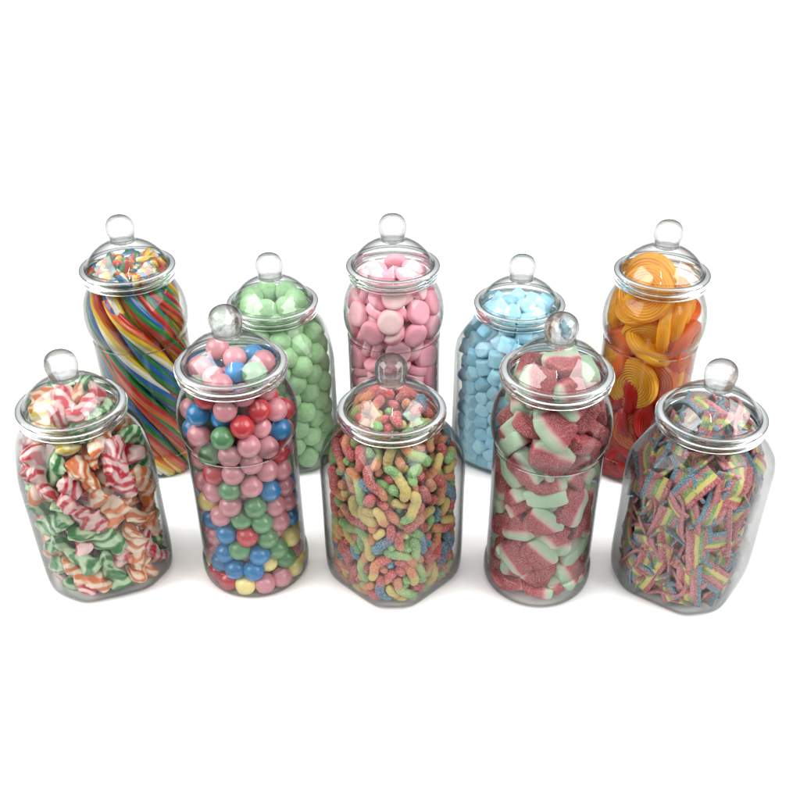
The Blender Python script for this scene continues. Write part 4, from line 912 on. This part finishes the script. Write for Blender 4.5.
for i in range(17):
    a0 = i*2*PI/17; turn = -2.95+.12*math.sin(i*2.3)
    o = rope(a0, turn, .43, .088, i, [2.30, 2.36, 2.22, 2.40][i % 4], jb)
    ae = (math.degrees(a0+turn)+jb['rot']+180) % 360-180; ab = (math.degrees(a0)+jb['rot']+180) % 360-180
    o['label'] = f"twisted rainbow candy rope rising from the jar's {side_of(ab)} to its {side_of(ae)}"; o['category'] = 'candy rope'; o['group'] = jb['group']; placed.append(o)
for i in range(8):
    o = rope(i*2*PI/8+.3, -2.2, .27, .100, 30+i, [2.38, 2.44, 2.34][i % 3], jb)
    o['label'] = 'twisted rainbow candy rope in the middle of the bundle'; o['category'] = 'candy rope'; o['group'] = jb['group']; placed.append(o)
# loose cut pieces on top of the ropes
def stub(seed):
    rs = random.Random(seed); per, st = 4, 6; nv = per*st; ln = .12+.09*rs.random(); rr = .050; V = []
    for i in range(8):
        t = i/7
        for j in range(nv):
            f = (j % per)/per; a = 2*PI*j/nv-1.6*t; rad = rr*(.8+.2*math.sqrt(abs(math.sin(PI*(f+.5/per)))))*(.82 if i in (0, 7) else 1)
            V.append(((t-.5)*ln, rad*math.cos(a), rad*math.sin(a)))
    F = grid_faces(8, nv); mi = [(q % nv)//per for q in range(len(F))]; b = len(V); V += [(-ln/2, 0, 0), (ln/2, 0, 0)]
    for j in range(nv): F += [(b, (j+1) % nv, j), (b+1, 7*nv+j, 7*nv+(j+1) % nv)]; mi += [j//per]*2
    return mesh_np('rope_offcut', V, F, RC, mi=mi)
stubs = [(stub(s), 'rope_offcut', 'candy piece', 'short cut piece of rainbow candy rope') for s in range(6)]
Q1 = np.array([[-.04, 0, 0], [0.04, 0, 0]]); n = 48
dz, dr = dome_tab(HS)
top_tab = (np.array([2.2, 2.3]+dz), np.array([.40, .41]+dr))
cen, R, ids = get_pack('T1', n, np.repeat(Q1[None], n, 0), .046, 95, (top_tab, None), 2.55, zmin=2.33)
tmp = jb['group']; jb2 = dict(jb); jb2['key'] = 'T1'; jb2['group'] = 'cut rope pieces under the lid'
place_all(jb2, cen, R, ids, stubs, lambda i, c: i % 6)

# ------------------------------------------------------------------ jars
M_wall = mat_plastic('clear_plastic_wall')
M_lid = mat_plastic('clear_plastic_lid', edge=(.26, .275, .27, 1), face=(.975, .98, .978, 1), f0=.032, ep=2.4)
M_knob = mat_knob('clear_plastic_knob', edge=(.0, .0, .0, 1), face=(.86, .875, .87, 1), f0=.05, ep=1.3, graze=.35, glass=.34)
M_solid = mat_glass('solid_clear_plastic', (.84, .86, .852, 1), 1.42)

def smooth_prof(pts, k=4):
    """Catmull-Rom through the profile points"""
    P = np.array(pts, float); out = []
    for i in range(len(P)-1):
        p0 = P[max(0, i-1)]; p1 = P[i]; p2 = P[i+1]; p3 = P[min(len(P)-1, i+2)]
        for j in range(k):
            t = j/k
            out.append(.5*((2*p1)+(-p0+p2)*t+(2*p0-5*p1+4*p2-p3)*t*t+(-p0+3*p1-3*p2+p3)*t**3))
    out.append(P[-1]); return np.array(out)

def octo_r(a):
    d = sum(np.maximum(np.cos(a-i*PI/4), 0)**20/(1.0 if i % 2 == 0 else 1.105)**20 for i in range(8))
    return d**(-1/20.)*1.008

def lathe(prof, nv=128, square=None, close=False, cap0=False, cap1=False):
    """prof rows (r, z) or (r, z, squareness)"""
    a = np.arange(nv)*2*PI/nv; o = octo_r(a) if square else 1
    V = []
    for row in prof:
        r, z = row[0], row[1]; sq = row[2] if square else 0
        k = 1+(o-1)*sq if square else 1
        V.append(np.stack([r*k*np.cos(a), r*k*np.sin(a), z+0*a], 1))
    n = len(prof); V = np.concatenate(V); F = grid_faces(n, nv)
    if close: F += [(( n-1)*nv+j, (n-1)*nv+(j+1) % nv, (j+1) % nv, j) for j in range(nv)]
    if cap0: F.append(tuple(range(nv))[::-1])
    if cap1: F.append(tuple((n-1)*nv+j for j in range(nv)))
    return V, F

def shell(prof, th):
    """outer wall up, inner wall back down: a wall of real thickness (open profile with its bottom on the axis)"""
    P = np.array(prof); T = np.gradient(P[:, :2], axis=0); T /= np.linalg.norm(T, axis=1, keepdims=True)+1e-9
    nrm = np.stack([-T[:, 1], T[:, 0]], 1)          # points inwards for a profile walked bottom to top
    I = P.copy(); I[:, :2] += nrm*th; I[:, 0] = np.maximum(I[:, 0], .0005)
    return np.vstack([P, I[::-1]])

round_body = [(.0005, .035), (.30, .03), (.40, .012), (.44, .0), (.485, .012), (.520, .05), (.538, .11), (.543, .18), (.540, .25), (.532, .285), (.520, .30), (.515, .32), (.520, .35),
              (.520, .6), (.520, 1.1), (.520, 1.6), (.518, 1.66), (.512, 1.685), (.520, 1.71), (.545, 1.78), (.557, 1.87), (.555, 1.96), (.535, 2.07), (.50, 2.16), (.462, 2.235), (.445, 2.27), (.44, 2.30), (.44, 2.36)]
q_body = [(.0005, .04, 1), (.36, .035, 1), (.44, .012, 1), (.49, .0, 1), (.545, .02, 1), (.585, .07, 1), (.610, .15, 1), (.622, .28, 1), (.625, .5, 1), (.625, .9, 1), (.625, 1.3, 1), (.618, 1.43, 1),
          (.600, 1.53, .95), (.570, 1.61, .8), (.53, 1.69, .55), (.485, 1.76, .25), (.452, 1.81, .08), (.44, 1.84, 0), (.44, 1.90, 0)]
def ring(r0, z0, rr, zz, n=20, e=.8):
    """closed oval bead section"""
    out = []
    for i in range(n):
        a = 2*PI*i/n; c, s = math.cos(a), math.sin(a)
        out.append((r0+rr*np.sign(c)*abs(c)**e, z0+zz*np.sign(s)*abs(s)**e))
    return out[::-1]

def make_lid(H, parent):
    dome = smooth_prof([(.478, H+.028), (.452, H+.048), (.430, H+.058), (.434, H+.070), (.415, H+.096), (.390, H+.132), (.358, H+.170), (.320, H+.206), (.276, H+.238), (.228, H+.265), (.178, H+.288), (.138, H+.305), (.125, H+.322)], 4)
    V, F = lathe(shell(dome, .011), close=True)
    lid = obj('lid', mesh_np('lid', V, F, M_lid), parent)
    V, F = lathe(ring(.462, H+.006, .047, .046), close=True)
    obj('rim', mesh_np('rim', V, F, M_solid), lid)
    kn = [(.0005, .318), (.09, .317), (.122, .320), (.126, .334), (.120, .350), (.124, .368), (.133, .392), (.141, .420), (.144, .455), (.141, .492), (.130, .525), (.108, .556), (.076, .578), (.04, .589), (.0005, .592)]
    kn = smooth_prof([(r*1.03, H+z-.012) for r, z in kn], 4)
    V, F = lathe(kn, 64)
    obj('knob', mesh_np('knob', V, F, M_knob), lid)
    return lid

def obj(name, me, parent=None):
    o = bpy.data.objects.new(name, me); C.objects.link(o)
    if parent is not None: o.parent = parent
    return o

proto = {}
def make_jar(t):
    e = bpy.data.objects.new('candy_jar', None); e.empty_display_size = .02; C.objects.link(e)
    H = HS if t == 's' else HQ
    prof = round_body if t == 's' else q_body
    V, F = lathe(shell(smooth_prof(prof, 4), .010), 160, square=(t == 'q'), close=False)
    # close the lip of the wall
    n = len(V)//160
    body = obj('body', mesh_np('body', V, F, M_wall), e)
    V, F = lathe(ring(.454, H-.066, .040, .029), close=True)
    obj('neck_bead', mesh_np('neck_bead', V, F, M_solid), body)
    make_lid(H, e)
    return e

def copy_tree(o, parent=None):
    c = o.copy(); C.objects.link(c); c.parent = parent
    for ch in list(o.children): copy_tree(ch, c)
    return c
lab = dict(
 J1='squarish clear jar of red, green and orange swirled sweets, front row far left', J2='round clear jar of shiny pink, blue, red and green gumballs',
 J3='squarish clear jar of sugared gummy worms, front row centre', J4='round clear jar of red sugared melon slices with green rinds',
 J5='squarish clear jar of sugared rainbow striped belts, front row far right', B1='tall round clear jar of twisted rainbow candy ropes, back row far left',
 B2='clear jar of matt green bonbons behind the gumball jar', B3='round clear jar of pink disc sweets, middle of the back row',
 B4='clear jar of pale blue chalky sweets behind the melon slice jar', B5='round clear jar of orange, yellow and red jelly wheels, back row far right')
first = {}
for k, j in JARS.items():
    if j['t'] not in first: e = first[j['t']] = make_jar(j['t'])
    else: e = copy_tree(first[j['t']])
    e.location = (j['x']*S, j['y']*S, .0004); e.rotation_euler = (0, 0, math.radians(j['rot']))
    e['label'] = lab[k]; e['category'] = 'candy jar'; e['group'] = 'lidded candy jars in two rows'

# ------------------------------------------------------------------ table and light
m, nt, out = new_mat('white_sheet'); vec, r = objcoord(nt)
finish(nt, out, mixcol(nt, noise_tex(nt, vec, 6, 3), rgb(.95, .95, .95), rgb(.97, .97, .97)), .8, .1)
me = bpy.data.meshes.new('floor'); g = 9
me.from_pydata([(-g, .44, 0), (g, .44, 0), (g, g+2, 0), (-g, g+2, 0)], [], [(0, 1, 2, 3)]); me.materials.append(m)
fl = bpy.data.objects.new('floor', me); C.objects.link(fl); fl['kind'] = 'structure'; fl['label'] = 'seamless pure white surface'

w = bpy.data.worlds.new('World'); scene.world = w; w.use_nodes = True; nt = w.node_tree; nt.nodes.clear()
out = nt.nodes.new('ShaderNodeOutputWorld'); bg_ = nt.nodes.new('ShaderNodeBackground')
tc = N(nt, 'ShaderNodeTexCoord'); sp = N(nt, 'ShaderNodeSeparateXYZ'); L(nt, tc.outputs['Generated'], sp.inputs[0])
col = ramp(nt, sp.outputs[2], [(0, rgb(.12, .125, .13)), (.4, rgb(.50, .51, .52)), (1, rgb(1.45, 1.45, 1.44))])
L(nt, col, bg_.inputs[0]); bg_.inputs[1].default_value = 1.0; L(nt, bg_.outputs[0], out.inputs[0])

def area(name, loc, target, sx, sy, power, col=(1, 1, 1)):
    l = bpy.data.lights.new(name, 'AREA'); l.shape = 'RECTANGLE'; l.size = sx; l.size_y = sy; l.energy = power; l.color = col
    o = bpy.data.objects.new(name, l); C.objects.link(o); o.location = loc
    o.rotation_euler = (Vector(target)-Vector(loc)).to_track_quat('-Z', 'Y').to_euler(); return o
area('softbox_left', (-1.9, .35, 1.75), (0, .85, .15), 2.3, 1.7, 70, (1, .99, .97))
area('softbox_right', (1.9, .35, 1.75), (0, .85, .15), 2.3, 1.7, 70, (1, .99, .98))
area('strip_lamp', (0.0, .1, 1.5), (0, .85, .2), .03, .5, 1.5, (1, .96, .86))

scene.view_settings.view_transform = 'Standard'; scene.view_settings.look = 'None'
scene.view_settings.exposure = .3; scene.view_settings.gamma = 1
cy = scene.cycles
cy.max_bounces = 24; cy.transparent_max_bounces = 48; cy.transmission_bounces = 16; cy.diffuse_bounces = 4; cy.glossy_bounces = 6
cy.use_denoising = True; cy.sample_clamp_indirect = 8
